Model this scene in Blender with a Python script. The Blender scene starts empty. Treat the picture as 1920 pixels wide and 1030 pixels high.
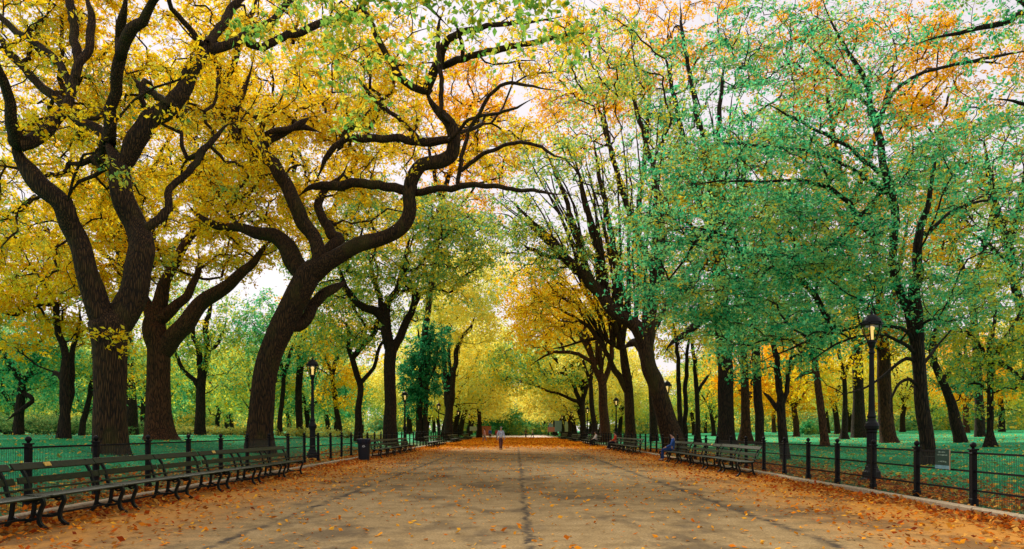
import bpy, bmesh, math, random
import numpy as np
from mathutils import Vector, Matrix

# ------------------------------------------------------------------ camera, sky, sun, exposure
S = bpy.context.scene
COL = S.collection
F = 1400.0                 # focal length in photo pixels (1920 wide)
VX, VY = 968.0, 807.0      # vanishing point of the avenue in the photo
EYE = 1.5
cam_d = bpy.data.cameras.new('camera')
cam = bpy.data.objects.new('camera', cam_d); COL.objects.link(cam)
cam.location = (0, 0, EYE); cam.rotation_euler = (math.radians(90), 0, 0)
cam_d.sensor_width = 36; cam_d.lens = 36*F/1920
cam_d.shift_x = -(VX-960)/1920; cam_d.shift_y = (VY-515)/1920
cam_d.clip_end = 3000; cam_d.clip_start = 0.1
S.camera = cam

SUN_EL, SUN_AZ = math.radians(40), math.radians(338)   # azimuth clockwise from +Y
w = bpy.data.worlds.new('World'); S.world = w; w.use_nodes = True
nt = w.node_tree; nt.nodes.clear()
out = nt.nodes.new('ShaderNodeOutputWorld'); bg = nt.nodes.new('ShaderNodeBackground')
sky = nt.nodes.new('ShaderNodeTexSky'); sky.sky_type = 'NISHITA'; sky.sun_disc = False
sky.sun_elevation = SUN_EL; sky.sun_rotation = SUN_AZ
tc = nt.nodes.new('ShaderNodeTexCoord'); nz = nt.nodes.new('ShaderNodeTexNoise')
nz.inputs['Scale'].default_value = 3.0; nz.inputs['Detail'].default_value = 5
cr = nt.nodes.new('ShaderNodeValToRGB')                 # high, even overcast veil, faintly pink
cr.color_ramp.elements[0].position = .35; cr.color_ramp.elements[0].color = (4.65, 4.25, 4.35, 1)
cr.color_ramp.elements[1].position = .7; cr.color_ramp.elements[1].color = (5.1, 4.75, 4.82, 1)
mx = nt.nodes.new('ShaderNodeMix'); mx.data_type = 'RGBA'; mx.inputs[0].default_value = 0.93
nt.links.new(tc.outputs['Generated'], nz.inputs['Vector']); nt.links.new(nz.outputs['Fac'], cr.inputs[0])
nt.links.new(sky.outputs[0], mx.inputs[6]); nt.links.new(cr.outputs[0], mx.inputs[7])
nt.links.new(mx.outputs[2], bg.inputs[0]); bg.inputs[1].default_value = 0.1
nt.links.new(bg.outputs[0], out.inputs[0])

sl = bpy.data.lights.new('sun', 'SUN'); sl.energy = 3.2; sl.angle = math.radians(10); sl.color = (1, .93, .82)
so = bpy.data.objects.new('sun', sl); COL.objects.link(so)
sd = Vector((math.sin(SUN_AZ)*math.cos(SUN_EL), math.cos(SUN_AZ)*math.cos(SUN_EL), math.sin(SUN_EL)))
so.rotation_euler = sd.to_track_quat('Z', 'Y').to_euler(); so.location = (0, -20, 40)

S.view_settings.view_transform = 'Standard'; S.view_settings.look = 'None'
S.view_settings.exposure = 1.0; S.view_settings.gamma = 1
S.render.engine = 'CYCLES'
S.cycles.max_bounces = 12; S.cycles.diffuse_bounces = 9; S.cycles.glossy_bounces = 2
S.cycles.transmission_bounces = 9; S.cycles.transparent_max_bounces = 6
S.cycles.use_denoising = True; S.cycles.use_adaptive_sampling = False
S.cycles.caustics_reflective = False; S.cycles.caustics_refractive = False

rng = np.random.default_rng(7); random.seed(7)

# ------------------------------------------------------------------ helpers
def terrain(x, y):
    x = np.asarray(x, float); y = np.asarray(y, float)
    l = np.clip(-x-9.0, 0, None); r = np.clip(x-8.8, 0, None)
    z = np.where(x < -8.3, 1.15*(1-np.exp(-l/8.0)), 0) + np.where(x > 8.3, 1.9*(1-np.exp(-r/48)) - .10*(1-np.exp(-r/1.2)), 0)
    bump = .05*np.sin(x*.31+1.3)*np.sin(y*.23) + .03*np.sin(x*.83+y*.57)
    return z + bump*np.clip((np.abs(x)-9.5)/4, 0, 1) + .05*np.clip((np.abs(x)-8.25)/.2, 0, 1)
def P(px, py, Y): return np.array([(px-VX)/F*Y, Y, EYE+(VY-py)/F*Y])

def tag(o, label=None, cat=None, group=None, kind=None):
    if label: o['label'] = label
    if cat: o['category'] = cat
    if group: o['group'] = group
    if kind: o['kind'] = kind
    return o
def thing(name, label, cat, loc=(0, 0, 0), rz=0, group=None):
    o = bpy.data.objects.new(name, None); COL.objects.link(o); o.empty_display_size = .2
    o.location = loc; o.rotation_euler = (0, 0, rz)
    return tag(o, label, cat, group)
def mesh_np(name, V, Fq, mat=None, smooth=False, parent=None, k=4):
    V = np.asarray(V, np.float32); Fq = np.asarray(Fq, np.int32)
    me = bpy.data.meshes.new(name); me.vertices.add(len(V)); me.vertices.foreach_set('co', V.ravel())
    me.loops.add(Fq.size); me.loops.foreach_set('vertex_index', Fq.ravel())
    me.polygons.add(len(Fq)); me.polygons.foreach_set('loop_start', np.arange(0, Fq.size, k, dtype=np.int32))
    me.polygons.foreach_set('loop_total', np.full(len(Fq), k, np.int32))
    me.polygons.foreach_set('use_smooth', np.full(len(Fq), smooth, bool))
    me.update(calc_edges=True)
    if mat: me.materials.append(mat)
    return link(name, me, parent)
def link(name, me, parent=None):
    o = bpy.data.objects.new(name, me); COL.objects.link(o)
    if parent: o.parent = parent
    return o
def copy_tree(o, parent=None, **kw):
    c = o.copy(); COL.objects.link(c); c.parent = parent
    for ch in list(o.children): copy_tree(ch, c)
    return c

class MB:                                   # collects quads / ngons into one mesh
    def __init__(s): s.v = []; s.f = []
    def add(s, V, Fs):
        b = len(s.v); s.v += [tuple(map(float, p)) for p in V]; s.f += [tuple(i+b for i in f) for f in Fs]
    def box(s, c, d, rot=None):
        x, y, z = d[0]/2, d[1]/2, d[2]/2
        V = [(-x,-y,-z),(x,-y,-z),(x,y,-z),(-x,y,-z),(-x,-y,z),(x,-y,z),(x,y,z),(-x,y,z)]
        if rot is not None: V = [rot @ Vector(p) for p in V]
        s.add([(p[0]+c[0], p[1]+c[1], p[2]+c[2]) for p in V], [(0,3,2,1),(4,5,6,7),(0,1,5,4),(1,2,6,5),(2,3,7,6),(3,0,4,7)])
    def lathe(s, prof, n=12, c=(0,0), square=False, a0=0.0):
        b = []
        for r, z in prof:
            for i in range(n):
                a = a0+2*math.pi*i/n; b.append((c[0]+r*math.cos(a), c[1]+r*math.sin(a), z))
        m = len(prof); f = []
        for j in range(m-1):
            for i in range(n):
                i2 = (i+1) % n; f.append((j*n+i, j*n+i2, (j+1)*n+i2, (j+1)*n+i))
        f.append(tuple(reversed(range(n)))); f.append(tuple((m-1)*n+i for i in range(n)))
        s.add(b, f)
    def bar(s, pts, w, h, side=(1,0,0)):    # rectangular section swept along pts; w along side, h across
        sd_ = Vector(side).normalized(); V = []; n = len(pts); pts = [Vector(p) for p in pts]
        ww = w if hasattr(w, '__len__') else [w]*n; hh = h if hasattr(h, '__len__') else [h]*n
        for i, p in enumerate(pts):
            t = (pts[min(i+1, n-1)]-pts[max(i-1, 0)]).normalized(); u = t.cross(sd_).normalized()
            for a, b in ((-1,-1),(1,-1),(1,1),(-1,1)): V.append(p+sd_*a*ww[i]/2+u*b*hh[i]/2)
        f = []
        for i in range(n-1):
            for k in range(4): f.append((i*4+k, i*4+(k+1)%4, (i+1)*4+(k+1)%4, (i+1)*4+k))
        f += [(3,2,1,0), tuple((n-1)*4+k for k in range(4))]
        s.add(V, f)
    def sphere(s, c, r, n=10, m=6, sc=(1,1,1)):
        prof = [(max(1e-4, r*math.sin(math.pi*j/m)), -r*math.cos(math.pi*j/m)) for j in range(m+1)]
        t = MB(); t.lathe(prof, n)
        s.add([(p[0]*sc[0]+c[0], p[1]*sc[1]+c[1], p[2]*sc[2]+c[2]) for p in t.v], t.f)
    def build(s, name, mat, parent=None, smooth=False, bevel=0):
        me = bpy.data.meshes.new(name); me.from_pydata(s.v, [], s.f); me.update()
        if bevel or True:
            bm = bmesh.new(); bm.from_mesh(me); bmesh.ops.recalc_face_normals(bm, faces=bm.faces)
            if bevel: bmesh.ops.bevel(bm, geom=bm.edges[:], offset=bevel, segments=1, affect='EDGES', clamp_overlap=True)
            bm.to_mesh(me); bm.free()
        if smooth: me.polygons.foreach_set('use_smooth', [True]*len(me.polygons))
        if mat: me.materials.append(mat)
        return link(name, me, parent)

# ------------------------------------------------------------------ materials
def new_mat(name):
    m = bpy.data.materials.new(name); m.use_nodes = True
    n = m.node_tree; p = n.nodes['Principled BSDF']; return m, n, p
def N(n, t, **kw):
    x = n.nodes.new(t)
    for k, v in kw.items():
        if k in x.inputs.keys(): x.inputs[k].default_value = v
        else: setattr(x, k, v)
    return x
def ramp(n, cols, pos=None, interp='LINEAR'):
    r = n.nodes.new('ShaderNodeValToRGB'); r.color_ramp.interpolation = interp
    e = r.color_ramp.elements
    while len(e) < len(cols): e.new(.5)
    for i, c in enumerate(cols):
        e[i].position = pos[i] if pos else i/(len(cols)-1); e[i].color = (*c, 1)
    return r
def mixc(n, fac, a, b, mode='MIX'):
    m = n.nodes.new('ShaderNodeMix'); m.data_type = 'RGBA'; m.blend_type = mode
    for s_, v in ((0, fac), (6, a), (7, b)):
        if hasattr(v, 'is_output'): n.links.new(v, m.inputs[s_])
        elif isinstance(v, tuple): m.inputs[s_].default_value = (*v, 1)
        else: m.inputs[s_].default_value = v
    return m.outputs[2]
def math_(n, op, a, b=None):
    m = n.nodes.new('ShaderNodeMath'); m.operation = op
    for i, v in enumerate((a, b)):
        if v is None: continue
        if hasattr(v, 'is_output'): n.links.new(v, m.inputs[i])
        else: m.inputs[i].default_value = v
    return m.outputs[0]
def coords(n, scale=(1,1,1), kind='Object'):
    t = n.nodes.new('ShaderNodeTexCoord'); m = n.nodes.new('ShaderNodeMapping'); m.inputs['Scale'].default_value = scale
    n.links.new(t.outputs[kind], m.inputs['Vector']); return m.outputs[0]
def noise(n, vec, scale, detail=4, rough=.5):
    x = N(n, 'ShaderNodeTexNoise', Scale=scale, Detail=detail, Roughness=rough)
    if vec is not None: n.links.new(vec, x.inputs['Vector'])
    return x.outputs['Fac']
def bump(n, p, h, strength=.5, dist=.02):
    b = N(n, 'ShaderNodeBump', Strength=strength, Distance=dist); n.links.new(h, b.inputs['Height'])
    n.links.new(b.outputs[0], p.inputs['Normal'])

def leaf_mat(name, cols, pos=None, trans=.5, second=None, sec_thr=.55, scale=.35):
    m, n, p = new_mat(name); n.nodes.remove(p); o = n.nodes['Material Output']
    g = n.nodes.new('ShaderNodeNewGeometry'); r = ramp(n, cols, pos); n.links.new(g.outputs['Random Per Island'], r.inputs[0])
    c = r.outputs[0]
    if second:                                  # clumps of leaves that have turned differently
        r2 = ramp(n, second); n.links.new(g.outputs['Random Per Island'], r2.inputs[0])
        f = noise(n, coords(n), scale, 3)
        f2 = math_(n, 'MULTIPLY', math_(n, 'SUBTRACT', f, sec_thr), 9.0)
        f3 = n.nodes.new('ShaderNodeClamp'); n.links.new(f2, f3.inputs[0])
        c = mixc(n, f3.outputs[0], c, r2.outputs[0])
    d = n.nodes.new('ShaderNodeBsdfDiffuse'); t = n.nodes.new('ShaderNodeBsdfTranslucent'); x = n.nodes.new('ShaderNodeMixShader')
    n.links.new(c, d.inputs[0]); n.links.new(c, t.inputs[0]); x.inputs[0].default_value = trans
    n.links.new(d.outputs[0], x.inputs[1]); n.links.new(t.outputs[0], x.inputs[2]); n.links.new(x.outputs[0], o.inputs[0])
    return m
YEL = [(.84,.39,.007),(.94,.57,.009),(.95,.65,.011),(.95,.75,.035),(.83,.76,.075)]
YGR = [(.90,.70,.03),(.78,.72,.07),(.46,.62,.12),(.20,.50,.16),(.07,.38,.17)]
GRN = [(.012,.22,.085),(.03,.40,.165),(.08,.55,.235),(.20,.66,.29),(.42,.70,.18)]
ORA = [(.85,.30,.005),(.92,.42,.006),(.93,.48,.010),(.93,.60,.02),(.75,.56,.05)]
L_YEL = leaf_mat('yellow_leaves', YEL, second=YGR, sec_thr=.555)
L_YG = leaf_mat('yellow_green_leaves', YGR, second=YEL, sec_thr=.56)
L_GRN = leaf_mat('green_leaves', GRN, second=[(.88,.58,.02),(.80,.66,.05),(.40,.56,.12),(.20,.52,.17)], sec_thr=.525, scale=.8)
L_ORA = leaf_mat('orange_leaves', ORA, second=YEL, sec_thr=.55)
L_FAR = leaf_mat('far_yellow_leaves', [(.92,.64,.03),(.93,.76,.08),(.90,.84,.20),(.64,.74,.18)], second=[(.80,.80,.16),(.56,.70,.18),(.34,.58,.20),(.90,.72,.05)], sec_thr=.50, scale=.12)
L_FGR = leaf_mat('far_green_leaves', [(.010,.15,.055),(.022,.27,.10),(.05,.38,.14),(.11,.46,.18),(.22,.50,.13)], second=[(.55,.55,.07),(.30,.48,.12),(.12,.42,.19)], sec_thr=.48, scale=.18)
L_IVY = leaf_mat('ivy_leaves', [(.008,.11,.045),(.015,.19,.075),(.035,.29,.11),(.10,.36,.12)])
L_SHR = leaf_mat('shrub_leaves', [(.05,.20,.07),(.12,.32,.11),(.28,.44,.14),(.50,.52,.15)], trans=.3)
L_LIT = leaf_mat('fallen_leaves', [(.16,.03,.010),(.36,.06,.010),(.52,.12,.010),(.60,.20,.015),(.20,.08,.025),(.66,.34,.06),(.30,.14,.05)], trans=.15)
L_LIT2 = leaf_mat('fallen_leaf_carpet', [(.55,.13,.010),(.72,.22,.010),(.78,.30,.015),(.80,.40,.03),(.50,.16,.02)], trans=.15)

def bark_mat(name, dark, light, moss=None):
    m, n, p = new_mat(name)
    v = coords(n, (1, 1, .12)); v2 = coords(n, (1, 1, .3))
    a = noise(n, v, 9, 5, .6); b = noise(n, v2, 1.3, 4)
    vo = N(n, 'ShaderNodeTexVoronoi', Scale=17.0); vo.feature = 'DISTANCE_TO_EDGE'; n.links.new(v, vo.inputs['Vector'])
    h = math_(n, 'ADD', math_(n, 'MULTIPLY', math_(n, 'MINIMUM', vo.outputs[0], .25), 2.5), math_(n, 'MULTIPLY', a, .6))
    r = ramp(n, [dark, tuple(x*.6+y*.4 for x, y in zip(dark, light)), light], [.25, .55, .95]); n.links.new(h, r.inputs[0])
    c = mixc(n, math_(n, 'MULTIPLY', b, .55), r.outputs[0], tuple(x*.6 for x in dark))
    if moss:
        mm = ramp(n, [(0,0,0),(1,1,1)], [.52,.68]); n.links.new(noise(n, coords(n, (1,1,.5)), 1.1, 3), mm.inputs[0])
        c = mixc(n, math_(n, 'MULTIPLY', mm.outputs[0], .55), c, moss)
    n.links.new(c, p.inputs['Base Color']); p.inputs['Roughness'].default_value = .9
    p.inputs['Specular IOR Level'].default_value = .2
    bump(n, p, h, 1.0, .06); return m
BARK = bark_mat('elm_bark', (.004,.0035,.0035), (.105,.052,.019), (.06,.05,.010))
BARK_D = bark_mat('dark_bark', (.006,.006,.006), (.065,.038,.020))
BARK_B = bark_mat('brown_bark', (.012,.008,.006), (.17,.07,.028))

def paint(name, col, rough=.45, spec=.5, wear=None):
    spec *= .5
    m, n, p = new_mat(name); p.inputs['Roughness'].default_value = rough; p.inputs['Specular IOR Level'].default_value = spec
    f = noise(n, coords(n), 14, 5); r = ramp(n, [tuple(c*.65 for c in col), col, tuple(min(1, c*1.25) for c in col)], [.3,.5,.75]); n.links.new(f, r.inputs[0])
    c = r.outputs[0]
    if wear:
        g = ramp(n, [(0,0,0),(1,1,1)], [.60,.70]); n.links.new(noise(n, coords(n, (.6,3,3)), 9, 6, .7), g.inputs[0]); c = mixc(n, g.outputs[0], c, wear)
    n.links.new(c, p.inputs['Base Color']); bump(n, p, f, .15, .004); return m
M_IRON = paint('black_iron', (.006,.007,.008), .42, .3)
M_FENCE = paint('fence_paint', (.006,.006,.007), .55, .25)
M_WIRE = paint('dark_wire', (.03,.035,.03), .6)
M_WOOD = paint('bench_wood', (.017,.024,.008), .55, .35, (.06,.06,.018))
M_BENCHIRON = paint('bench_iron', (.007,.011,.010), .45, .3)
M_BRASS = paint('brass_plate', (.55,.36,.07), .35)
M_BIN = paint('bin_plastic', (.006,.008,.013), .4)
M_BAG = paint('black_bag', (.012,.016,.03), .25)
M_WHITE = paint('pale_paint', (.62,.64,.62), .5)
M_STONE = paint('kerb_stone', (.34,.27,.17), .85, .2)

# ------------------------------------------------------------------ ground
def grid(name, xs, ys, zf, mat):
    X, Y = np.meshgrid(xs, ys); Z = zf(X, Y); V = np.stack([X, Y, Z], -1).reshape(-1, 3)
    nx, ny = len(xs), len(ys); i = np.arange(nx*ny).reshape(ny, nx)
    Fq = np.stack([i[:-1,:-1], i[:-1,1:], i[1:,1:], i[1:,:-1]], -1).reshape(-1, 4)
    return tag(mesh_np(name, V, Fq, mat, True), kind='structure')
def path_mat():
    m, n, p = new_mat('worn_asphalt')
    g = n.nodes.new('ShaderNodeNewGeometry'); sx = n.nodes.new('ShaderNodeSeparateXYZ'); n.links.new(g.outputs['Position'], sx.inputs[0])
    v = g.outputs['Position']
    fine = noise(n, v, 26, 6, .8); mid = noise(n, v, 2.2, 5, .6)
    mp = n.nodes.new('ShaderNodeMapping'); mp.inputs['Scale'].default_value = (.8, .45, 1); n.links.new(v, mp.inputs[0]); big = noise(n, mp.outputs[0], .75, 6, .68)
    r = ramp(n, [(.18,.120,.050),(.25,.172,.076),(.305,.218,.105)], [.3,.5,.72]); n.links.new(mid, r.inputs[0]); c = r.outputs[0]
    r1 = ramp(n, [(.30,.30,.32),(.95,.95,.95),(1.6,1.55,1.45)], [.30,.5,.72]); n.links.new(fine, r1.inputs[0]); c = mixc(n, 1.0, c, r1.outputs[0], 'MULTIPLY')
    # leaf dust towards both edges
    ax = math_(n, 'ABSOLUTE', sx.outputs[0]); e = N(n, 'ShaderNodeMapRange'); e.inputs[1].default_value = 4.2; e.inputs[2].default_value = 6.9; n.links.new(math_(n, 'ADD', ax, math_(n, 'MULTIPLY', math_(n, 'SUBTRACT', mid, .5), 3.0)), e.inputs[0])
    c = mixc(n, math_(n, 'MULTIPLY', e.outputs[0], .8), c, (.47,.195,.022))
    # far leaf mulch
    e2 = N(n, 'ShaderNodeMapRange'); e2.inputs[1].default_value = 42; e2.inputs[2].default_value = 75; n.links.new(math_(n, 'ADD', sx.outputs[1], math_(n, 'MULTIPLY', math_(n, 'SUBTRACT', big, .5), 30.0)), e2.inputs[0])
    c = mixc(n, math_(n, 'MULTIPLY', e2.outputs[0], .8), c, (.48,.20,.035))
    # dark damp stains
    st = ramp(n, [(0,0,0),(1,1,1)], [.50,.60]); n.links.new(big, st.inputs[0])
    st2 = math_(n, 'MULTIPLY', st.outputs[0], math_(n, 'ADD', .25, math_(n, 'MULTIPLY', fine, 1.0)))
    c = mixc(n, math_(n, 'MULTIPLY', st2, .8), c, (.045,.033,.022))
    # three long tar seams
    wob = math_(n, 'MULTIPLY', math_(n, 'SUBTRACT', noise(n, v, 1.1, 8, .75), .5), .7)
    seam = None
    for x0, wd in ((-3.95, .12), (.17, .09), (4.15, .15)):
        d = math_(n, 'ABSOLUTE', math_(n, 'ADD', math_(n, 'SUBTRACT', sx.outputs[0], x0), wob))
        q = N(n, 'ShaderNodeMapRange'); q.inputs[1].default_value = wd; q.inputs[2].default_value = wd*.25; n.links.new(d, q.inputs[0])
        seam = q.outputs[0] if seam is None else math_(n, 'MAXIMUM', seam, q.outputs[0])
    brk = ramp(n, [(.15,.15,.15),(1,1,1)], [.38,.58]); n.links.new(noise(n, v, 1.7, 5, .7), brk.inputs[0])
    sm = math_(n, 'MULTIPLY', math_(n, 'MULTIPLY', seam, brk.outputs[0]), .95)
    c = mixc(n, sm, c, (.035,.028,.022))
    n.links.new(c, p.inputs['Base Color']); p.inputs['Roughness'].default_value = .95; p.inputs['Specular IOR Level'].default_value = .06
    h = math_(n, 'SUBTRACT', math_(n, 'ADD', fine, math_(n, 'MULTIPLY', mid, .6)), math_(n, 'MULTIPLY', sm, .8)); bump(n, p, h, .7, .012); return m
def lawn_mat():
    m, n, p = new_mat('lawn_grass')
    g = n.nodes.new('ShaderNodeNewGeometry'); sx = n.nodes.new('ShaderNodeSeparateXYZ'); n.links.new(g.outputs['Position'], sx.inputs[0]); v = g.outputs['Position']
    a = noise(n, v, 30, 4, .7); b = noise(n, v, .45, 4)
    r = ramp(n, [(.010,.22,.095),(.025,.37,.16),(.085,.47,.17)], [.3,.5,.72]); n.links.new(b, r.inputs[0])
    r1 = ramp(n, [(.55,.55,.55),(1.2,1.2,1.2)], [.3,.7]); n.links.new(a, r1.inputs[0]); c = mixc(n, 1.0, r.outputs[0], r1.outputs[0], 'MULTIPLY')
    e = N(n, 'ShaderNodeMapRange'); e.inputs[1].default_value = 11.5; e.inputs[2].default_value = 8.6
    n.links.new(math_(n, 'ADD', math_(n, 'ABSOLUTE', sx.outputs[0]), math_(n, 'MULTIPLY', math_(n, 'SUBTRACT', noise(n, v, 1.1, 5), .5), 4.0)), e.inputs[0])
    c = mixc(n, math_(n, 'MULTIPLY', e.outputs[0], .8), c, (.16,.085,.03))
    n.links.new(c, p.inputs['Base Color']); p.inputs['Roughness'].default_value = .95; p.inputs['Specular IOR Level'].default_value = .1
    bump(n, p, a, .9, .04); return m
M_PATH, M_LAWN = path_mat(), lawn_mat()
geo = lambda a, b, n: a+(b-a)*((np.linspace(0, 1, n))**2.2)
ys = np.concatenate([np.linspace(-60, 0, 13)[:-1], np.linspace(0, 80, 81)[:-1], np.linspace(80, 600, 60)])
grid('lawn_left', -geo(8.25, 420, 70)[::-1], ys, terrain, M_LAWN)
grid('lawn_right', geo(8.25, 420, 70), ys, terrain, M_LAWN)
grid('path', np.linspace(-8.05, 8.05, 40), ys, lambda x, y: .04*(1-(x/8.05)**2)*0 + 0*x, M_PATH)
m_pl, n_, p_ = new_mat('pale_paving'); f_ = noise(n_, coords(n_), 1.2, 4); r_ = ramp(n_, [(.42,.34,.30),(.60,.50,.46)]); n_.links.new(f_, r_.inputs[0]); n_.links.new(r_.outputs[0], p_.inputs[0]); p_.inputs['Roughness'].default_value = .8
grid('cross_path', np.linspace(-8.04, 8.04, 9), np.linspace(150, 240, 10), lambda x, y: 0*x+.006, m_pl)
for s_, nm in ((-1, 'kerb_left'), (1, 'kerb_right')):
    k = MB(); y = -40.0
    while y < 240:
        L = 1.9 if y < 60 else 8; x0 = s_*(8.15+random.uniform(-.012, .012))
        k.box((x0, y+L/2, .05+random.uniform(-.008, .008)), (.2, L-.015, .16)); y += L
    tag(k.build(nm, M_STONE, None, bevel=.02), kind='structure')

# ------------------------------------------------------------------ trees
def norm(v): return v/np.maximum(np.linalg.norm(v, axis=-1, keepdims=True), 1e-9)
def catmull(pts, step):
    pts = np.asarray(pts, float)
    if len(pts) == 2: pts = np.vstack([pts[0], (pts[0]+pts[1])/2, pts[1]])
    ext = np.vstack([2*pts[0]-pts[1], pts, 2*pts[-1]-pts[-2]]); o = []
    for i in range(1, len(ext)-2):
        p0, p1, p2, p3 = ext[i-1:i+3]; k = max(2, int(np.linalg.norm((p2-p1)[:3])/step)+1)
        t = np.linspace(0, 1, k, endpoint=False)[:, None]
        o.append(.5*((2*p1)+(-p0+p2)*t+(2*p0-5*p1+4*p2-p3)*t**2+(-p0+3*p1-3*p2+p3)*t**3))
    o.append(pts[-1:]); return np.vstack(o)
class Tubes:
    def __init__(s): s.V = []; s.F = []; s.n = 0
    def tube(s, C, R, k, flare=0, knob=0.0, seed=0):
        if k >= 7:                                   # rounded tip instead of an open end
            e = norm(C[-1]-C[-2]); C = np.vstack([C, C[-1]+e*R[-1]*.5, C[-1]+e*R[-1]*.75]); R = np.concatenate([R, [R[-1]*.75, R[-1]*.08]])
        n = len(C); T = norm(np.gradient(C, axis=0)); av = C[-1]-C[0]
        ref = np.zeros(3); ref[np.argmin(np.abs(av))] = 1
        U = np.cross(T, ref); bad = np.linalg.norm(U, axis=1) < .15
        if bad.any(): U[bad] = np.cross(T[bad], np.array([.577, .577, -.577]))
        U = norm(U); W = np.cross(T, U)
        th = np.arange(k)*2*math.pi/k; r = np.repeat(R[:, None], k, 1)
        if knob:
            l = np.arange(n)[:, None]
            r = r*(1+knob*(np.sin(3*th+l*.21+seed)+.8*np.sin(5*th-l*.33+2*seed)+.7*np.sin(l*.8+seed+2*th)+.6*np.sin(9*th+l*.1)))
        if flare:
            h = (C[:, 2]-C[0, 2])[:, None]; r = r*(1+.16*np.exp(-h/(flare*.9))*np.sin(5*th+seed)+.10*np.exp(-h/flare)*np.sin(8*th+2*seed))
        V = C[:, None, :]+r[..., None]*(np.cos(th)[None, :, None]*U[:, None, :]+np.sin(th)[None, :, None]*W[:, None, :])
        i = np.arange(n*k).reshape(n, k)+s.n; j = np.roll(i, -1, 1)
        s.F.append(np.stack([i[:-1], j[:-1], j[1:], i[1:]], -1).reshape(-1, 4)); s.V.append(V.reshape(-1, 3)); s.n += n*k
    def build(s, name, mat, parent): return mesh_np(name, np.vstack(s.V), np.vstack(s.F), mat, True, parent)
def leaves(cen, dirs, rg, m, L, spread, droop=.25, flat=.55, aspect=.5, layer=1.0):
    """sprays of leaves: every cluster centre gets m leaves set along short drooping twigs"""
    n = len(cen); ns = max(3, m//9); per = max(1, m//ns)
    c = np.repeat(cen, ns, 0); d = norm(np.repeat(dirs, ns, 0)*.6+rg.normal(size=(n*ns, 3))*np.array([1, 1, .45*layer])); d[:, 2] -= droop*.5; d = norm(d)
    ln = spread*rg.uniform(.5, 1.25, (n*ns, 1)); off = rg.normal(size=(n*ns, 3))*spread*np.array([.30, .30, .18*layer])
    st = c+off
    t = rg.uniform(.05, 1, (n*ns, per, 1)); pos = st[:, None]+d[:, None]*ln[:, None]*t; pos[..., 2] -= droop*ln*.6*(t[..., 0]**2)
    pos = pos+rg.normal(size=pos.shape)*spread*.09*np.array([1, 1, layer])
    pos = pos.reshape(-1, 3); q = len(pos); dd = np.repeat(d, per, 0)
    a = norm(dd*.8+rg.normal(size=(q, 3))*.75-np.array([0, 0, droop])); nr = norm(np.array([0, 0, 1])*flat+rg.normal(size=(q, 3))*.55)
    b = norm(np.cross(nr, a)); sz = L*rg.uniform(.6, 1.3, (q, 1)); a = a*sz*.5; b = b*sz*.5*aspect
    cup = norm(np.cross(a, b))*sz*.06
    V = np.stack([pos-a, pos+b-a*.15+cup, pos+a, pos-b-a*.15+cup], 1).reshape(-1, 3)
    return V, (c, st, st+d*ln-np.array([0, 0, droop*.6])*ln)
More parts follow.
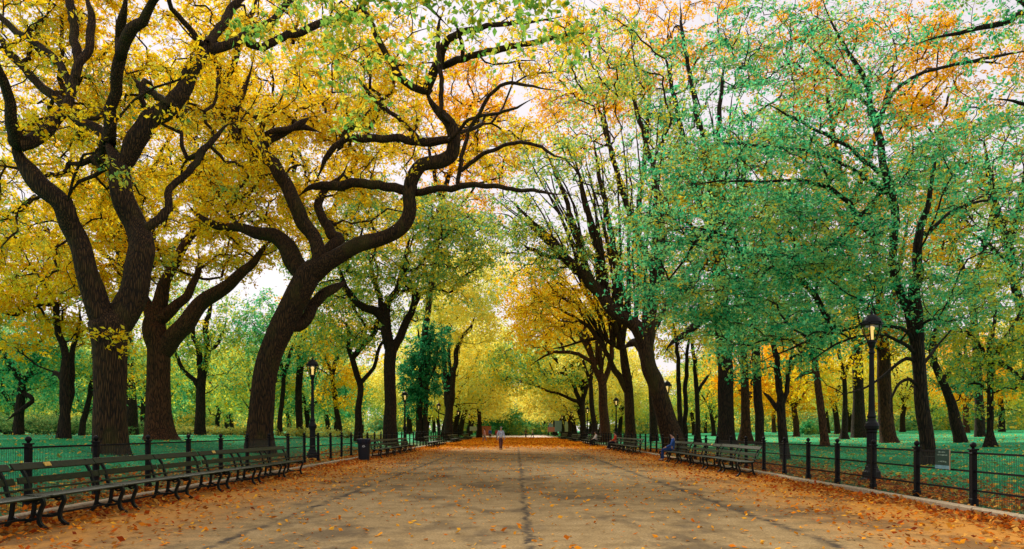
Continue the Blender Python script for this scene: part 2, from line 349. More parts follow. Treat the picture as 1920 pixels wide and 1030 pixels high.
class Tree:
    def __init__(s, seed=0): s.tb = Tubes(); s.nodes = []; s.rad = []; s.plen = []; s.seed = seed; s.rg = np.random.default_rng(seed+100); s.cl = []; s.cd = []
    def chain(s, C, R, k, p0=0.0, flare=0, knob=0.0, node_step=1):
        s.tb.tube(C, R, k, flare, knob, s.seed+len(s.nodes))
        pl = p0+np.concatenate([[0], np.cumsum(np.linalg.norm(np.diff(C, axis=0), axis=1))])
        s.nodes.append(C[::node_step]); s.rad.append(R[::node_step]); s.plen.append(pl[::node_step])
    def limb(s, pts, step=.3, k=9, flare=0, knob=.035):
        A = catmull(pts, step); C, R = A[:, :3], np.maximum(A[:, 3], .012)
        if s.nodes: q = np.linspace(0, 1, len(R)); R = R*np.clip((1.0-q)/.22, .12, 1)
        s_ = np.concatenate([[0], np.cumsum(np.linalg.norm(np.diff(C, axis=0), axis=1))])/max(.35, R.max()*3.2); ph = s.rg.uniform(0, 6.28, (3, 3))
        wob = sum(np.sin(s_[:, None]*f_+ph[i_])*g_ for i_, (f_, g_) in enumerate(((1.9, .26), (3.7, .16), (6.1, .09))))
        C = C+wob*(1.0 if s.nodes else .3)*R[:, None]*np.clip(s_/2, 0, 1)[:, None]*np.array([1, 1, 1])
        p0 = 0.0
        if s.nodes:
            al = np.vstack(s.nodes); d = np.linalg.norm(al-C[0], axis=1); j = d.argmin(); p0 = np.concatenate(s.plen)[j]+d[j]
            if d[j] < 4 and d[j] > .05: C = np.vstack([al[j], C]); R = np.concatenate([[R[0]], R])
        s.chain(C, R, k, p0, flare, knob)
    def grow(s, T, bf=.35, tip=.012, exp=.42, jit=.10, rmax=.2):
        """connect crown points to the limbs: nearest by distance + bf * path length from the root"""
        nd = np.vstack(s.nodes); pl = np.concatenate(s.plen); rd = np.concatenate(s.rad); n0 = len(nd)
        order = np.argsort([np.linalg.norm(nd-t, axis=1).min() for t in T])
        cap = n0+len(T)*14+16; A = np.zeros((cap, 3)); A[:n0] = nd; PL = np.zeros(cap); PL[:n0] = pl; par = np.full(cap, -1); cnt = np.zeros(cap); n = n0; chains = []
        for o in order:
            t = T[o]; d = np.linalg.norm(A[:n]-t, axis=1); j = (d+bf*PL[:n]).argmin(); L = d[j]
            if L < .05: continue
            ks = int(min(12, max(3, L/.6))); u = np.linspace(0, 1, ks+1)[1:, None]
            pv = s.rg.normal(size=3)*L*jit; pv2 = s.rg.normal(size=3)*L*jit*.6
            C = A[j]+(t-A[j])*u+pv*np.sin(np.pi*u)+pv2*np.sin(2*np.pi*u)+np.array([0, 0, 1])*L*.07*np.sin(np.pi*u)
            ids = np.arange(n, n+ks); A[n:n+ks] = C; PL[n:n+ks] = PL[j]+L*u[:, 0]; par[ids] = np.concatenate([[j], ids[:-1]]); chains.append((j, ids)); n += ks
        for j, ids in chains: cnt[ids[-1]] += 1
        for i in range(n-1, n0-1, -1):
            if par[i] >= 0: cnt[par[i]] += cnt[i]
        R = tip*np.maximum(cnt, 1)**exp; R = np.minimum(R, rmax)
        for j, ids in chains:
            r0 = R[ids[0]]; r0 = min(r0, (rd[j] if j < n0 else R[j])*.9)
            C = np.vstack([A[j], A[ids]]); RR = np.concatenate([[r0], np.minimum(R[ids], r0)]); RR[-1] *= .6
            s.tb.tube(C, RR, 3 if r0 < .03 else (5 if r0 < .08 else 7))
            s.cl.append(C[-1]); s.cd.append(norm(C[-1]-C[-2]))
    def finish(s, root, bark, leafm, m, L, spread, droop=.25, flat=.55, extra=None, twig=.006, aspect=.5, layer=1.0):
        cl = np.array(s.cl); cd = np.array(s.cd)
        V, (o_, a, b) = leaves(cl, cd, s.rg, m, L, spread, droop, flat, aspect, layer)
        if twig:                                     # each spray hangs on a twig from its branch end
            sel = s.rg.random(len(a)) < .75; o_, a, b = o_[sel], a[sel], b[sel]; d = norm(b-o_); u = norm(np.cross(d, np.array([.3, .2, 1.0]))); v = np.cross(d, u)
            ring = [twig*(u*math.cos(q)+v*math.sin(q)) for q in (0, 2.094, 4.189)]
            VV = np.stack([o_+r_ for r_ in ring]+[a+r_*.8 for r_ in ring]+[b+r_*.35 for r_ in ring], 1).reshape(-1, 3)
            i = np.arange(len(a))[:, None]*9+s.tb.n
            FF = np.concatenate([i+np.array(q) for q in ([0,1,4,3],[1,2,5,4],[2,0,3,5],[3,4,7,6],[4,5,8,7],[5,3,6,8])])
            s.tb.V.append(VV); s.tb.F.append(FF); s.tb.n += len(VV)
        loc = np.array(root.location)
        s.tb.V = [v_-loc for v_ in s.tb.V]
        t = s.tb.build('trunk', bark, root)
        c = mesh_np('crown', V-loc, np.arange(len(V)).reshape(-1, 4), leafm, False, root)
        return t, c

def ellip(rg, c, r, n, shell=.35):
    d = norm(rg.normal(size=(n, 3))); q = rg.uniform(shell, 1, (n, 1))**(1/2.0); return np.asarray(c)+d*q*np.asarray(r)
Q = 1.0            # leaf budget
def traced(name, label, Y, trunk, limbs, crowns, bark, leafm, m=90, L=.17, spread=.8, group=None, seed=0, droop=.25, flat=.55, bf=.3, tip=.016, twig=.008, aspect=.5, jit=.10, layer=1.0, fans=()):
    """trunk / limbs: lists of (px, py, width_px); limbs as (dY_start, dY_end, [points]); crowns: (px, py, rx, ry, dY, rY, n)"""
    t = Tree(seed)
    def W(pts, d0, d1, sc=1.0):
        o = []; n = len(pts)
        for i, (x, y, wd) in enumerate(pts):
            yy = Y+d0+(d1-d0)*(i/max(1, n-1)); p = P(x, y, yy); o.append((*p, wd*sc/2*yy/F))
        return o
    tr = W(trunk, 0, 0, .88); bx, by = tr[0][0], tr[0][1]; z0 = float(terrain(bx, by))
    tr[0] = (tr[1][0]*.35+tr[0][0]*.65, by, z0-.45, tr[0][3])
    if tr[1][2] < z0+.15: del tr[1]
    root = thing(name, label, 'tree', (tr[0][0], by, z0), 0, group)
    near = Y < 55
    t.limb(tr, .25 if near else .6, 20 if near else 10, flare=.5 if near else .6, knob=.018)
    for d0, d1, pts in limbs: t.limb(W(pts, d0, d1), .3 if near else .7, 12 if near else 7)
    for (sx0, sy0, sx1, sy1, ex0, ey0, ex1, ey1, w0, cnt) in fans:      # fine curving limbs fanning out of a bough
        for i in range(cnt):
            q = (i+t.rg.uniform(.1,.9))/cnt; a = np.array([sx0+(sx1-sx0)*q, sy0+(sy1-sy0)*q]); b = np.array([ex0+(ex1-ex0)*q, ey0+(ey1-ey0)*q])+t.rg.normal(size=2)*14
            u = np.linspace(0, 1, 6); ctl = a+(b-a)*np.array([.30, .62])+t.rg.normal(size=2)*10
            xy = ((1-u)**2)[:, None]*a+(2*u*(1-u))[:, None]*ctl+(u**2)[:, None]*b+t.rg.normal(size=(6, 2))*np.array([5, 5])*u[:, None]
            t.limb(W([(x_, y_, w0*(1-.72*v_)) for (x_, y_), v_ in zip(xy, u)], 0, t.rg.normal()*2.2), .5, 7)
    T = []
    for (x, y, rx, ry, dY, rY, n) in crowns:
        c = P(x, y, Y+dY); k = (Y+dY)/F; e = ellip(t.rg, c, (rx*k, rY, ry*k), int(n*Q)); T.append(e)
    T = np.vstack(T); T = T[T[:, 2] > terrain(T[:, 0], T[:, 1])+1.6]
    t.grow(T, bf, tip, jit=jit); t.finish(root, bark, leafm, m, L, spread, droop, flat, twig=twig, aspect=aspect, layer=layer)
    return root
# ---- the elms that line the walk, limbs following the photograph
traced('elm_tree', 'massive thick-trunked elm forking into two huge limbs, behind the nearest green benches', 27,
 [(210,862,86),(207,838,72),(205,760,64),(205,700,64),(207,650,68),(208,612,80)],
 [(-.1,-1.5,[(196,610,50),(180,570,44),(168,535,41),(158,490,38),(143,440,36),(122,395,36),(95,360,36),(62,330,36),(38,300,36),(30,272,38),(34,255,30)]),
  (-1.5,-4,[(32,268,28),(24,230,22),(14,180,18),(0,140,16),(-18,95,14),(-40,40,12)]),
  (-1.5,1.5,[(40,272,26),(70,260,26),(97,235,22),(120,208,18),(136,168,17),(146,126,16),(166,91,15),(172,40,14),(164,0,13),(158,-40,12)]),
  (0,1.5,[(142,150,14),(146,118,16),(141,80,16),(138,50,16),(133,0,15),(128,-40,13)]),
  (0,2,[(136,172,14),(116,125,14),(88,98,13),(60,76,13),(28,58,12),(0,30,11),(-30,0,10)]),
  (.2,1.5,[(226,600,56),(246,560,50),(260,510,48),(266,465,45),(254,419,43),(237,363,40),(218,313,38),(203,278,36),(200,255,30)]),
  (1.5,4,[(205,268,24),(187,247,20),(151,227,18),(121,202,18),(96,177,17),(66,151,16),(30,111,15),(0,71,14),(-40,20,12)]),
  (1.5,-1.5,[(204,265,24),(208,227,22),(210,187,20),(220,146,21),(227,101,22),(228,72,18),(222,50,17),(235,12,15),(243,-40,13)]),
  (-.8,-2.5,[(226,105,20),(240,70,22),(254,46,20),(283,15,15),(300,-12,13),(315,-50,12)]),
  (1.2,1.8,[(238,300,30),(258,262,36),(283,222,35),(313,197,33),(348,160,29),(371,126,26),(384,91,25),(386,75,20)]),
  (1.8,0,[(383,88,14),(369,71,11),(343,40,10),(323,15,9),(316,-10,8),(300,-50,7)]),
  (1.8,4,[(388,85,18),(404,66,16),(424,33,16),(449,0,14),(470,-40,12)]),
  (1.8,5,[(386,92,20),(414,88,18),(454,71,16),(485,54,15),(520,30,13),(550,-10,11),(575,-40,10)]),
  (3,6,[(454,74,14),(482,87,14),(530,71,14),(601,45,13),(647,30,10),(682,8,9),(720,-20,8)]),
  (.8,3.5,[(272,430,16),(298,410,16),(318,388,15),(315,355,13),(334,340,12),(363,313,13),(374,288,12),(402,262,10),(420,238,9),(445,228,7)]),
  (1,2,[(264,185,10),(270,150,10),(290,165,8)]),
  (1,3,[(313,200,12),(300,182,14),(280,172,12),(262,160,11),(247,145,9)])],
 [(60,110,180,170,5,3.5,130),(270,90,230,160,6,4,190),(90,330,160,110,5,3,80),(330,300,170,130,5.5,3,100),(60,480,110,80,5,3,40),(230,160,220,160,-2.5,2.2,13),(205,640,40,25,-1.4,.4,2)],
 BARK, L_YEL, m=76, L=.185, spread=.8, seed=1, tip=.022, twig=.011)
traced('elm_tree', 'brown elm with flared foot and one big limb rising right, beside the massive elm', 43,
 [(302,840,100),(299,815,66),(297,780,54),(297,745,49),(298,700,46),(297,655,46),(291,618,44)],
 [(0,1,[(290,640,40),(287,611,40),(296,575,30),(312,535,22),(324,510,18),(335,480,17),(352,448,15),(372,425,13),(390,395,11),(400,350,9)]),
  (0,1,[(300,600,24),(328,577,20),(349,555,16),(363,525,13),(374,505,12),(372,470,10)]),
  (0,-2,[(304,660,36),(333,621,34),(363,591,31),(389,565,28),(419,540,24),(450,513,19),(475,490,15),(505,455,11),(540,440,8)]),
  (0,2,[(284,600,20),(272,560,16),(262,520,14),(240,470,12),(225,420,10)])],
 [(340,420,170,110,1,6,130),(480,400,110,90,-1,5,60),(210,470,120,100,3,5,60),(120,420,120,120,5,5,60),(330,250,220,130,5,6,90)],
 BARK_B, L_YEL, m=80, L=.23, spread=1.0, seed=2, tip=.024, twig=.012)
traced('elm_tree', 'dark leaning elm with a long S-shaped limb sweeping up over the walk', 36,
 [(486,856,76),(486,815,56),(490,770,52),(495,735,50),(502,695,49),(512,650,50),(530,605,52),(553,560,52),(576,522,52),(590,505,44)],
 [(0,0,[(584,512,42),(610,494,35),(640,478,30),(680,462,29),(720,445,27),(752,420,26),(767,390,25),(772,360,25),(776,335,25),(793,314,25),(825,308,26),(846,290,26),(849,260,25),(838,230,25),(820,205,24),(806,185,23),(800,165,21),(805,145,18)]),
  (0,-4,[(800,170,18),(813,133,17),(826,105,17),(840,80,14),(856,64,13),(884,54,11),(924,49,9),(965,42,8),(1010,40,6),(1070,28,5)]),
  (0,-5,[(832,124,14),(859,112,13),(899,101,12),(958,88,11),(1010,78,9),(1060,66,7),(1120,60,5)]),
  (-1.5,-3,[(866,112,8),(868,85,8),(858,60,6),(857,35,5)]),
  (-1.5,-1,[(826,215,8),(828,180,9),(827,136,9),(822,90,8),(822,50,7),(835,10,5)]),
  (0,-2,[(806,172,14),(783,167,13),(753,146,13),(732,116,12),(712,76,11),(692,40,10),(677,8,9),(655,-30,7)]),
  (0,1,[(842,262,14),(803,266,17),(763,262,15),(722,260,14),(682,259,14),(652,262,11),(626,274,11),(611,298,11),(601,323,9),(588,345,7)]),
  (.8,0,[(790,264,8),(747,222,8),(707,192,8),(682,161,6),(660,130,4)]),
  (.3,2,[(775,352,16),(763,360,18),(722,348,17),(682,345,17),(641,348,17),(601,348,17),(575,357,18),(560,368,18)]),
  (.3,-5,[(776,362,14),(813,356,13),(854,351,12),(904,347,10),(960,355,8),(1000,358,7),(1045,364,5),(1085,362,4)]),
  (-1.2,-3.5,[(858,350,8),(864,305,8),(879,247,7),(899,212,7),(924,172,7),(958,156,6),(1010,165,5),(1060,172,4)]),
  (-1.5,-5,[(866,320,7),(899,293,8),(934,278,7),(965,268,7),(1005,272,6),(1040,292,5),(1070,300,4)]),
  (-1,-4,[(845,262,8),(880,225,6),(920,215,6),(960,205,5),(1010,180,4)]),
  (0,1,[(590,512,34),(598,484,28),(590,455,27),(575,428,27),(562,400,28),(555,370,27),(541,350,25),(520,325,25),(500,300,25),(480,284,23),(456,262,20),(441,242,19),(444,202,15),(454,172,13),(468,140,10),(480,90,8)]),
  (1,2,[(445,245,15),(427,228,14),(405,222,11),(395,203,9),(399,188,8),(415,180,6)]),
  (1,1,[(418,226,12),(419,200,13),(424,151,14),(439,116,12),(452,70,11),(475,20,9),(490,-30,8)]),
  (1,3,[(600,500,20),(618,470,22),(636,452,23),(630,440,22),(616,429,19),(600,404,17),(601,374,15),(614,350,12),(640,330,9),(655,300,7)]),
  (.5,2,[(574,525,36),(556,495,36),(540,470,35),(515,446,29),(480,438,22),(439,425,16),(399,419,15),(365,399,13),(350,380,9)]),
  (.3,2,[(545,610,24),(566,607,22),(601,555,21),(636,537,16),(650,525,10)]),
  (1,2,[(490,290,14),(505,265,13),(540,245,12),(575,240,11),(605,250,8)]),
  (1,2,[(500,250,10),(560,235,12),(580,220,9)])],
 [(560,130,220,140,6,4,190),(560,290,170,90,6,3.5,100),(740,90,120,80,5,3,36),(690,230,110,60,5,3,34),(930,260,90,60,4.5,2.5,26),(980,80,110,60,-1,2.5,20),(450,360,120,70,5,3,50),(670,400,110,50,5,3,34),(640,200,220,150,-2.5,1.8,10)],
 BARK, L_YEL, m=74, L=.20, spread=.95, seed=3, tip=.024, twig=.012)
traced('elm_tree', 'straight dark elm with two hooked limbs, behind the second row of left benches', 62,
 [(732,832,38),(731,800,29),(731,760,26),(731,720,25),(732,680,25),(734,648,27)],
 [(0,1,[(738,655,18),(753,622,17),(764,601,15),(778,575,13),(783,555,12),(775,544,10),(755,548,9),(742,560,8)]),
  (0,0,[(730,650,22),(725,620,21),(721,590,17),(731,562,13),(745,545,11),(752,515,9),(762,470,8),(775,430,7)]),
  (0,-2,[(722,600,18),(705,583,17),(688,580,15),(666,566,14),(648,538,12),(640,515,9),(632,490,7)]),
  (0,2,[(720,595,14),(712,560,10),(700,520,9),(690,470,8)])],
 [(740,450,140,110,0,7,150),(640,480,110,90,2,6,70),(830,470,90,110,-2,6,70),(700,600,120,60,3,5,40),(870,450,80,60,-4,4,40)],
 BARK_D, L_YG, m=72, L=.29, spread=1.35, seed=4, tip=.03, twig=.014)
traced('elm_tree', 'slim curving elm on the left lawn just beyond the tall lamp post', 64,
 [(672,822,22),(672,790,16),(672,762,14),(677,727,13),(667,697,13),(659,666,12)],
 [(0,1,[(660,672,11),(682,648,11),(702,621,10),(712,595,9),(715,570,7)]),(0,1,[(659,668,10),(652,640,9),(655,615,8),(640,600,7)]),(0,1,[(675,720,9),(700,690,7),(712,650,6),(730,620,4)])],
 [(660,590,80,80,0,5,60),(620,620,70,50,1,4,40)], BARK_D, L_YG, m=70, L=.28, spread=1.3, seed=5)
traced('elm_tree', 'slim bowed elm with yellow leaves round its trunk, right of the first left lamp', 75,
 [(636,824,16),(636,800,12),(630,760,11),(624,715,10),(623,695,9)],
 [(0,1,[(623,700,9),(632,670,8),(645,640,7),(655,610,5)]),(0,1,[(623,700,7),(610,670,6),(595,640,5)])],
 [(630,660,70,60,0,5,60),(600,600,80,60,0,5,50),(640,730,40,40,-1,3,20)], BARK_D, L_YEL, m=70, L=.30, spread=1.3, seed=6)
traced('elm_tree', 'twin stemmed elm with narrow V fork left of the walk, past the third lamp', 104,
 [(841,824,26),(841,800,18),(842,770,17),(842,745,17)],
 [(0,0,[(838,760,10),(834,700,9),(830,640,8),(826,600,7),(820,560,5)]),(0,-1,[(846,756,12),(852,690,10),(862,640,9),(884,611,7),(895,580,5)]),(0,1,[(842,750,10),(843,690,7),(842,640,6),(850,600,4)]),(0,-1,[(848,710,8),(838,700,7),(824,704,6),(808,690,4)])],
 [(850,540,80,70,0,9,110),(910,520,70,60,-2,8,70),(820,610,60,60,2,8,60),(890,600,60,50,-2,8,60)], BARK_D, L_FAR, m=64, L=.42, spread=2.0, seed=7, twig=0)
traced('elm_tree', 'distant elm with crooked dark limbs beside the pale notice board', 140,
 [(899,820,16),(899,795,9),(899,765,9),(901,745,9)],
 [(0,0,[(901,750,7),(924,734,6),(933,720,5),(948,703,4)]),(0,0,[(900,750,6),(889,740,6),(876,715,5)]),(0,0,[(901,745,6),(905,710,5),(912,680,4)])],
 [(890,690,60,50,0,10,80),(925,690,50,40,0,9,60),(940,650,50,40,0,9,50)], BARK_D, L_FAR, m=64, L=.50, spread=2.4, seed=8, twig=0)
# ---- left lawn
traced('lawn_tree', 'dark double-stemmed tree on the left lawn in front of the hedge', 40,
 [(124,848,26),(122,800,21),(121,762,20),(121,712,18),(124,665,15)],
 [(0,0,[(124,672,14),(108,611,11),(101,565,11),(86,535,9),(66,508,7),(40,480,5)]),(.8,.8,[(116,820,22),(122,780,16),(130,737,14),(136,690,11),(138,650,9),(150,600,7),(145,560,5)]),
  (0,-1,[(100,570,8),(62,574,8),(30,590,8),(0,580,7),(-30,560,6)]),(0,1,[(122,720,9),(108,700,9),(95,706,6)])],
 [(70,520,110,90,0,4,80),(140,560,80,90,1,4,60),(20,610,60,60,0,3,30)], BARK_D, L_YEL, m=80, L=.22, spread=.9, seed=9)
traced('lawn_tree', 'forked dark tree in the planting strip between brown elm and leaning elm', 66,
 [(376,822,30),(375,800,23),(376,752,20),(379,705,19)],
 [(0,0,[(378,712,12),(371,656,10),(362,620,8),(366,580,6)]),(0,0,[(381,708,12),(389,651,11),(384,611,10),(394,583,8),(400,550,5)]),(0,-1,[(374,730,9),(363,712,9),(343,692,8),(328,661,6),(320,630,4)]),(0,1,[(386,670,7),(410,640,6),(425,600,4)])],
 [(370,590,80,70,0,5,60),(430,680,70,60,2,5,50),(340,640,60,50,0,4,30)], BARK_D, L_YG, m=74, L=.28, spread=1.25, seed=10)
traced('lawn_tree', 'thin trunk leaning right, seen just left of the massive elm', 52,
 [(152,824,15),(155,801,13),(165,757,11),(172,720,10)], [(0,0,[(171,728,9),(176,690,7),(172,650,5)]),(0,0,[(168,745,7),(190,715,6),(205,690,4)])],
 [(180,660,80,60,0,4,50),(230,690,70,50,1,4,40)], BARK_D, L_YG, m=74, L=.25, spread=1.1, seed=11)
traced('lawn_tree', 'old crooked tree with a low drooping limb at the left end of the hedge', 50,
 [(34,824,24),(36,780,19),(40,740,17),(44,712,15)], [(0,0,[(44,715,12),(62,690,11),(70,650,8),(95,620,5)]),(0,-1,[(44,715,12),(20,690,11),(0,650,9),(-20,640,7)]),(0,-1,[(42,735,9),(60,748,8),(45,765,8),(10,790,6)])],
 [(20,640,110,70,0,5,90),(80,690,80,40,1,4,40)], BARK_D, L_GRN, m=80, L=.24, spread=1.1, seed=12)
traced('lawn_tree', 'shaded straight tree right behind the leaning elm trunk', 70,
 [(523,822,16),(525,790,11),(529,750,10),(533,700,9)], [(0,0,[(533,705,8),(545,660,6),(560,620,4)]),(0,0,[(532,705,7),(522,660,5)])],
 [(540,640,70,70,0,5,60),(490,600,60,60,1,5,40)], BARK_D, L_GRN, m=70, L=.28, spread=1.3, seed=13)
# ---- right side of the walk
traced('elm_tree', 'leaning elm with limbs fanning left over the walk, behind the near right benches', 47,
 [(1272,862,62),(1262,826,48),(1250,790,42),(1240,755,38),(1228,715,35),(1216,690,33),(1211,655,30)],
 [(0,-.5,[(1212,665,28),(1202,631,27),(1178,601,25),(1152,578,25),(1127,555,23),(1106,530,22),(1088,510,20),(1066,488,17),(1046,469,15),(1015,439,12),(985,404,9),(960,378,7),(940,360,5)]),
  (0,1,[(1212,660,26),(1218,611,22),(1225,560,18),(1230,500,15),(1233,440,12),(1228,380,9),(1222,320,7)]),
  (0,0,[(1110,535,14),(1095,490,13),(1082,440,11),(1066,390,9),(1050,345,7),(1030,300,5),(1012,260,4)]),
  (0,1,[(1130,560,14),(1128,510,13),(1115,450,11),(1100,400,9),(1088,340,7),(1075,280,5)]),
  (0,2,[(1160,585,14),(1162,520,13),(1148,450,11),(1136,390,10),(1122,320,8),(1110,240,6)]),
  (0,-2,[(1060,485,10),(1030,480,8),(1000,470,7),(975,455,5)]),
  (.4,3,[(1226,555,14),(1240,500,12),(1242,420,11),(1230,340,10),(1212,270,9),(1190,190,8),(1180,120,6)]),
  (.4,2,[(1228,520,12),(1205,460,11),(1180,400,10),(1160,340,8),(1140,260,7),(1130,180,5)]),
  (0,2,[(1216,690,18),(1206,660,16),(1185,640,15),(1170,655,12)]),
  (.2,3,[(1215,640,14),(1235,600,12),(1262,560,10),(1290,530,8)])],
 [(1060,380,130,130,0,6,80),(1000,330,90,100,-1,4,36),(935,440,60,50,-1,3,18),(1170,260,140,170,1,6,120),(1010,460,90,60,-1,4,40),(1200,480,100,90,2,5,50),(1120,120,110,90,0,5,50)],
 BARK, L_YG, m=48, L=.22, spread=1.0, seed=14, tip=.026, twig=.012, fans=((1216,640,1060,490, 1250,150,930,380,6,17),(1200,620,1100,530,1190,330,960,250,5,9),(1120,560,1010,440,1060,300,900,400,4.5,6)))
traced('elm_tree', 'straight elm beside the second right-hand lamp, branching left at mid height', 69,
 [(1184,842,36),(1182,810,24),(1180,770,21),(1178,730,20),(1172,680,18),(1167,648,15)],
 [(0,0,[(1168,655,12),(1150,600,10),(1135,550,8),(1120,500,6)]),(0,-1,[(1176,735,13),(1160,705,12),(1147,682,10),(1130,650,9),(1112,622,8),(1085,600,6),(1050,580,5),(1010,570,4)]),(0,1,[(1166,650,12),(1172,600,10),(1180,540,8),(1185,480,6)]),
  (0,-1,[(1120,635,6),(1090,640,5),(1060,650,4),(1030,655,3)]),(0,0,[(1135,655,6),(1115,580,6),(1090,540,5),(1070,505,4)])],
 [(1110,520,120,80,0,7,110),(1050,580,90,50,-1,6,60),(1180,540,80,80,2,6,50)], BARK, L_YEL, m=56, L=.30, spread=1.4, seed=15, tip=.034, twig=.016, fans=((1170,660,1120,630,1200,380,950,520,5,14),))
traced('elm_tree', 'stout brown elm with a forked trunk behind the second row of right-hand benches', 89,
 [(1134,834,34),(1134,808,23),(1132,770,20),(1130,725,18),(1129,705,18)],
 [(0,0,[(1127,715,13),(1116,690,11),(1100,650,9),(1075,610,7),(1040,590,5),(1000,580,4)]),(0,0,[(1133,715,12),(1142,690,10),(1150,640,8),(1155,590,6)]),(0,-1,[(1112,682,8),(1085,665,7),(1050,660,6),(1020,668,4),(990,690,3)]),(0,1,[(1128,705,9),(1125,650,7),(1120,600,5)])],
 [(1080,590,100,60,0,9,110),(1000,540,70,50,-1,8,60),(1010,610,60,50,-2,7,60)], BARK_B, L_YEL, m=58, L=.38, spread=1.8, seed=16, tip=.038, twig=0, fans=((1130,700,1095,640,1150,480,940,570,4.5,13),))
traced('elm_tree', 'dark elm whose long limbs arch left low over the far walk', 112,
 [(1093,830,22),(1093,805,13),(1092,775,12),(1092,755,11)],
 [(0,0,[(1091,762,9),(1083,752,8),(1068,748,6),(1047,738,5),(1027,733,4),(1006,725,3),(980,717,3),(955,722,2.5)]),(0,0,[(1090,755,9),(1080,735,8),(1072,715,7),(1055,700,5),(1030,702,4),(1000,703,3),(970,690,3)]),(0,0,[(1093,755,9),(1096,720,8),(1090,690,6),(1070,660,5),(1045,650,3)]),(0,0,[(1094,750,7),(1104,710,6),(1110,670,4)])],
 [(1040,680,80,45,0,10,120),(970,680,60,45,-2,9,80),(1090,640,60,50,0,9,60)], BARK_D, L_YG, m=58, L=.45, spread=2.2, seed=17, tip=.042, twig=0, fans=((1095,740,1070,700,1080,560,950,640,4,8),))
traced('elm_tree', 'upright dark elm right of the arching one, behind the far benches on the right', 100,
 [(1115,832,20),(1115,806,12),(1112,780,11),(1109,745,10),(1107,715,9)],
 [(0,0,[(1108,725,7),(1098,690,6),(1085,660,4)]),(0,0,[(1107,720,7),(1112,680,6),(1120,640,4)])],
 [(1105,640,60,60,0,9,70)], BARK_D, L_FAR, m=58, L=.42, spread=2.0, seed=18, tip=.02, twig=0)
traced('elm_tree', 'very thick straight dark trunk with flared foot, behind the near right-hand benches', 58,
 [(1362,845,62),(1361,822,42),(1361,797,36),(1361,764,34),(1360,700,33),(1358,640,32),(1354,580,30),(1350,520,27)],
 [(0,0,[(1350,530,24),(1346,460,22),(1340,400,19),(1330,330,15),(1316,250,12),(1300,190,9)]),(0,1,[(1350,520,18),(1366,450,14),(1385,370,11),(1400,290,8),(1412,210,6)]),(0,-2,[(1356,620,20),(1340,595,22),(1315,600,18),(1285,625,14),(1262,640,10),(1245,665,7)]),
  (0,2,[(1344,440,12),(1310,380,11),(1290,300,10),(1270,210,9),(1255,140,7),(1240,60,5)]),(0,1,[(1338,380,10),(1345,300,9),(1350,200,8),(1360,100,6)]),(0,2,[(1310,240,9),(1295,150,8),(1280,70,7),(1275,0,6)])],
 [(1450,90,110,110,2,5,60),(1330,220,150,190,0,6,160),(1340,430,130,110,-2,4,70),(1260,300,90,120,2,5,60)], BARK_D, L_GRN, m=58, L=.27, spread=1.15, seed=19, flat=.8, tip=.026, twig=.012, layer=.5, fans=((1345,440,1350,520,1420,120,1240,230,6,7),))
traced('lawn_tree', 'broad brown trunk with flared roots on the right lawn, past the near bench end', 62,
 [(1399,834,46),(1398,812,26),(1398,790,21),(1397,750,18),(1396,700,17),(1394,660,15)],
 [(0,0,[(1394,665,12),(1385,610,9),(1380,550,7),(1372,480,5)]),(0,1,[(1394,670,10),(1410,620,8),(1430,570,5)])],
 [(1400,560,110,80,0,5,80),(1420,420,110,90,1,5,60)], BARK_B, L_GRN, m=60, L=.27, spread=1.2, seed=20, flat=.8)
traced('lawn_tree', 'dark straight trunk right behind the fence, left of the tall right-hand lamp post', 36,
 [(1476,870,26),(1472,850,21),(1468,824,20),(1465,790,18),(1464,755,18)],
 [(0,0,[(1464,760,14),(1460,710,12),(1452,650,10),(1445,590,8),(1436,520,6)]),(0,0,[(1466,765,10),(1474,735,9),(1480,690,7),(1488,640,5)]),(0,1,[(1460,770,9),(1445,750,8),(1430,735,5)])],
 [(1450,640,110,80,0,4,70),(1500,560,100,80,1,4,60)], BARK_D, L_GRN, m=70, L=.19, spread=.85, seed=21, flat=.8)
traced('lawn_tree', 'slightly leaning brown trunk in the open right lawn between two lamp-side trees', 52,
 [(1548,842,28),(1546,820,18),(1541,790,16),(1537,747,15),(1532,710,14),(1526,660,13)],
 [(0,0,[(1526,665,11),(1516,600,9),(1510,540,6)]),(0,0,[(1527,670,9),(1545,620,7),(1560,570,5)]),(0,0,[(1530,695,9),(1510,700,8),(1490,712,5)])],
 [(1530,560,120,90,0,5,80),(1600,480,100,80,2,5,50)], BARK_B, L_YG, m=60, L=.24, spread=1.05, seed=22)
traced('lawn_tree', 'small dark trunk with spreading roots farther back on the right lawn', 70,
 [(1583,834,34),(1583,814,16),(1584,790,12),(1584,740,10),(1582,700,9)], [(0,0,[(1582,705,8),(1572,650,6),(1565,600,4)]),(0,0,[(1583,710,7),(1598,660,5)])],
 [(1580,640,90,70,0,5,70),(1500,700,60,40,2,4,30)], BARK_D, L_YEL, m=60, L=.30, spread=1.3, seed=23)
traced('lawn_tree', 'wide reddish-brown trunk with flared foot directly behind the tall right-hand lamp post', 56,
 [(1672,848,56),(1666,822,36),(1661,790,31),(1659,750,29),(1657,690,27),(1655,630,25)],
 [(0,0,[(1655,640,20),(1648,560,16),(1640,480,12),(1630,400,9)]),(0,1,[(1655,640,18),(1672,570,14),(1690,480,10),(1705,400,7)]),(0,-1,[(1656,660,12),(1630,640,9),(1600,650,6)])],
 [(1650,470,150,120,0,5,100),(1690,620,80,50,-1,3,40)], BARK_B, L_ORA, m=64, L=.25, spread=1.1, seed=24)
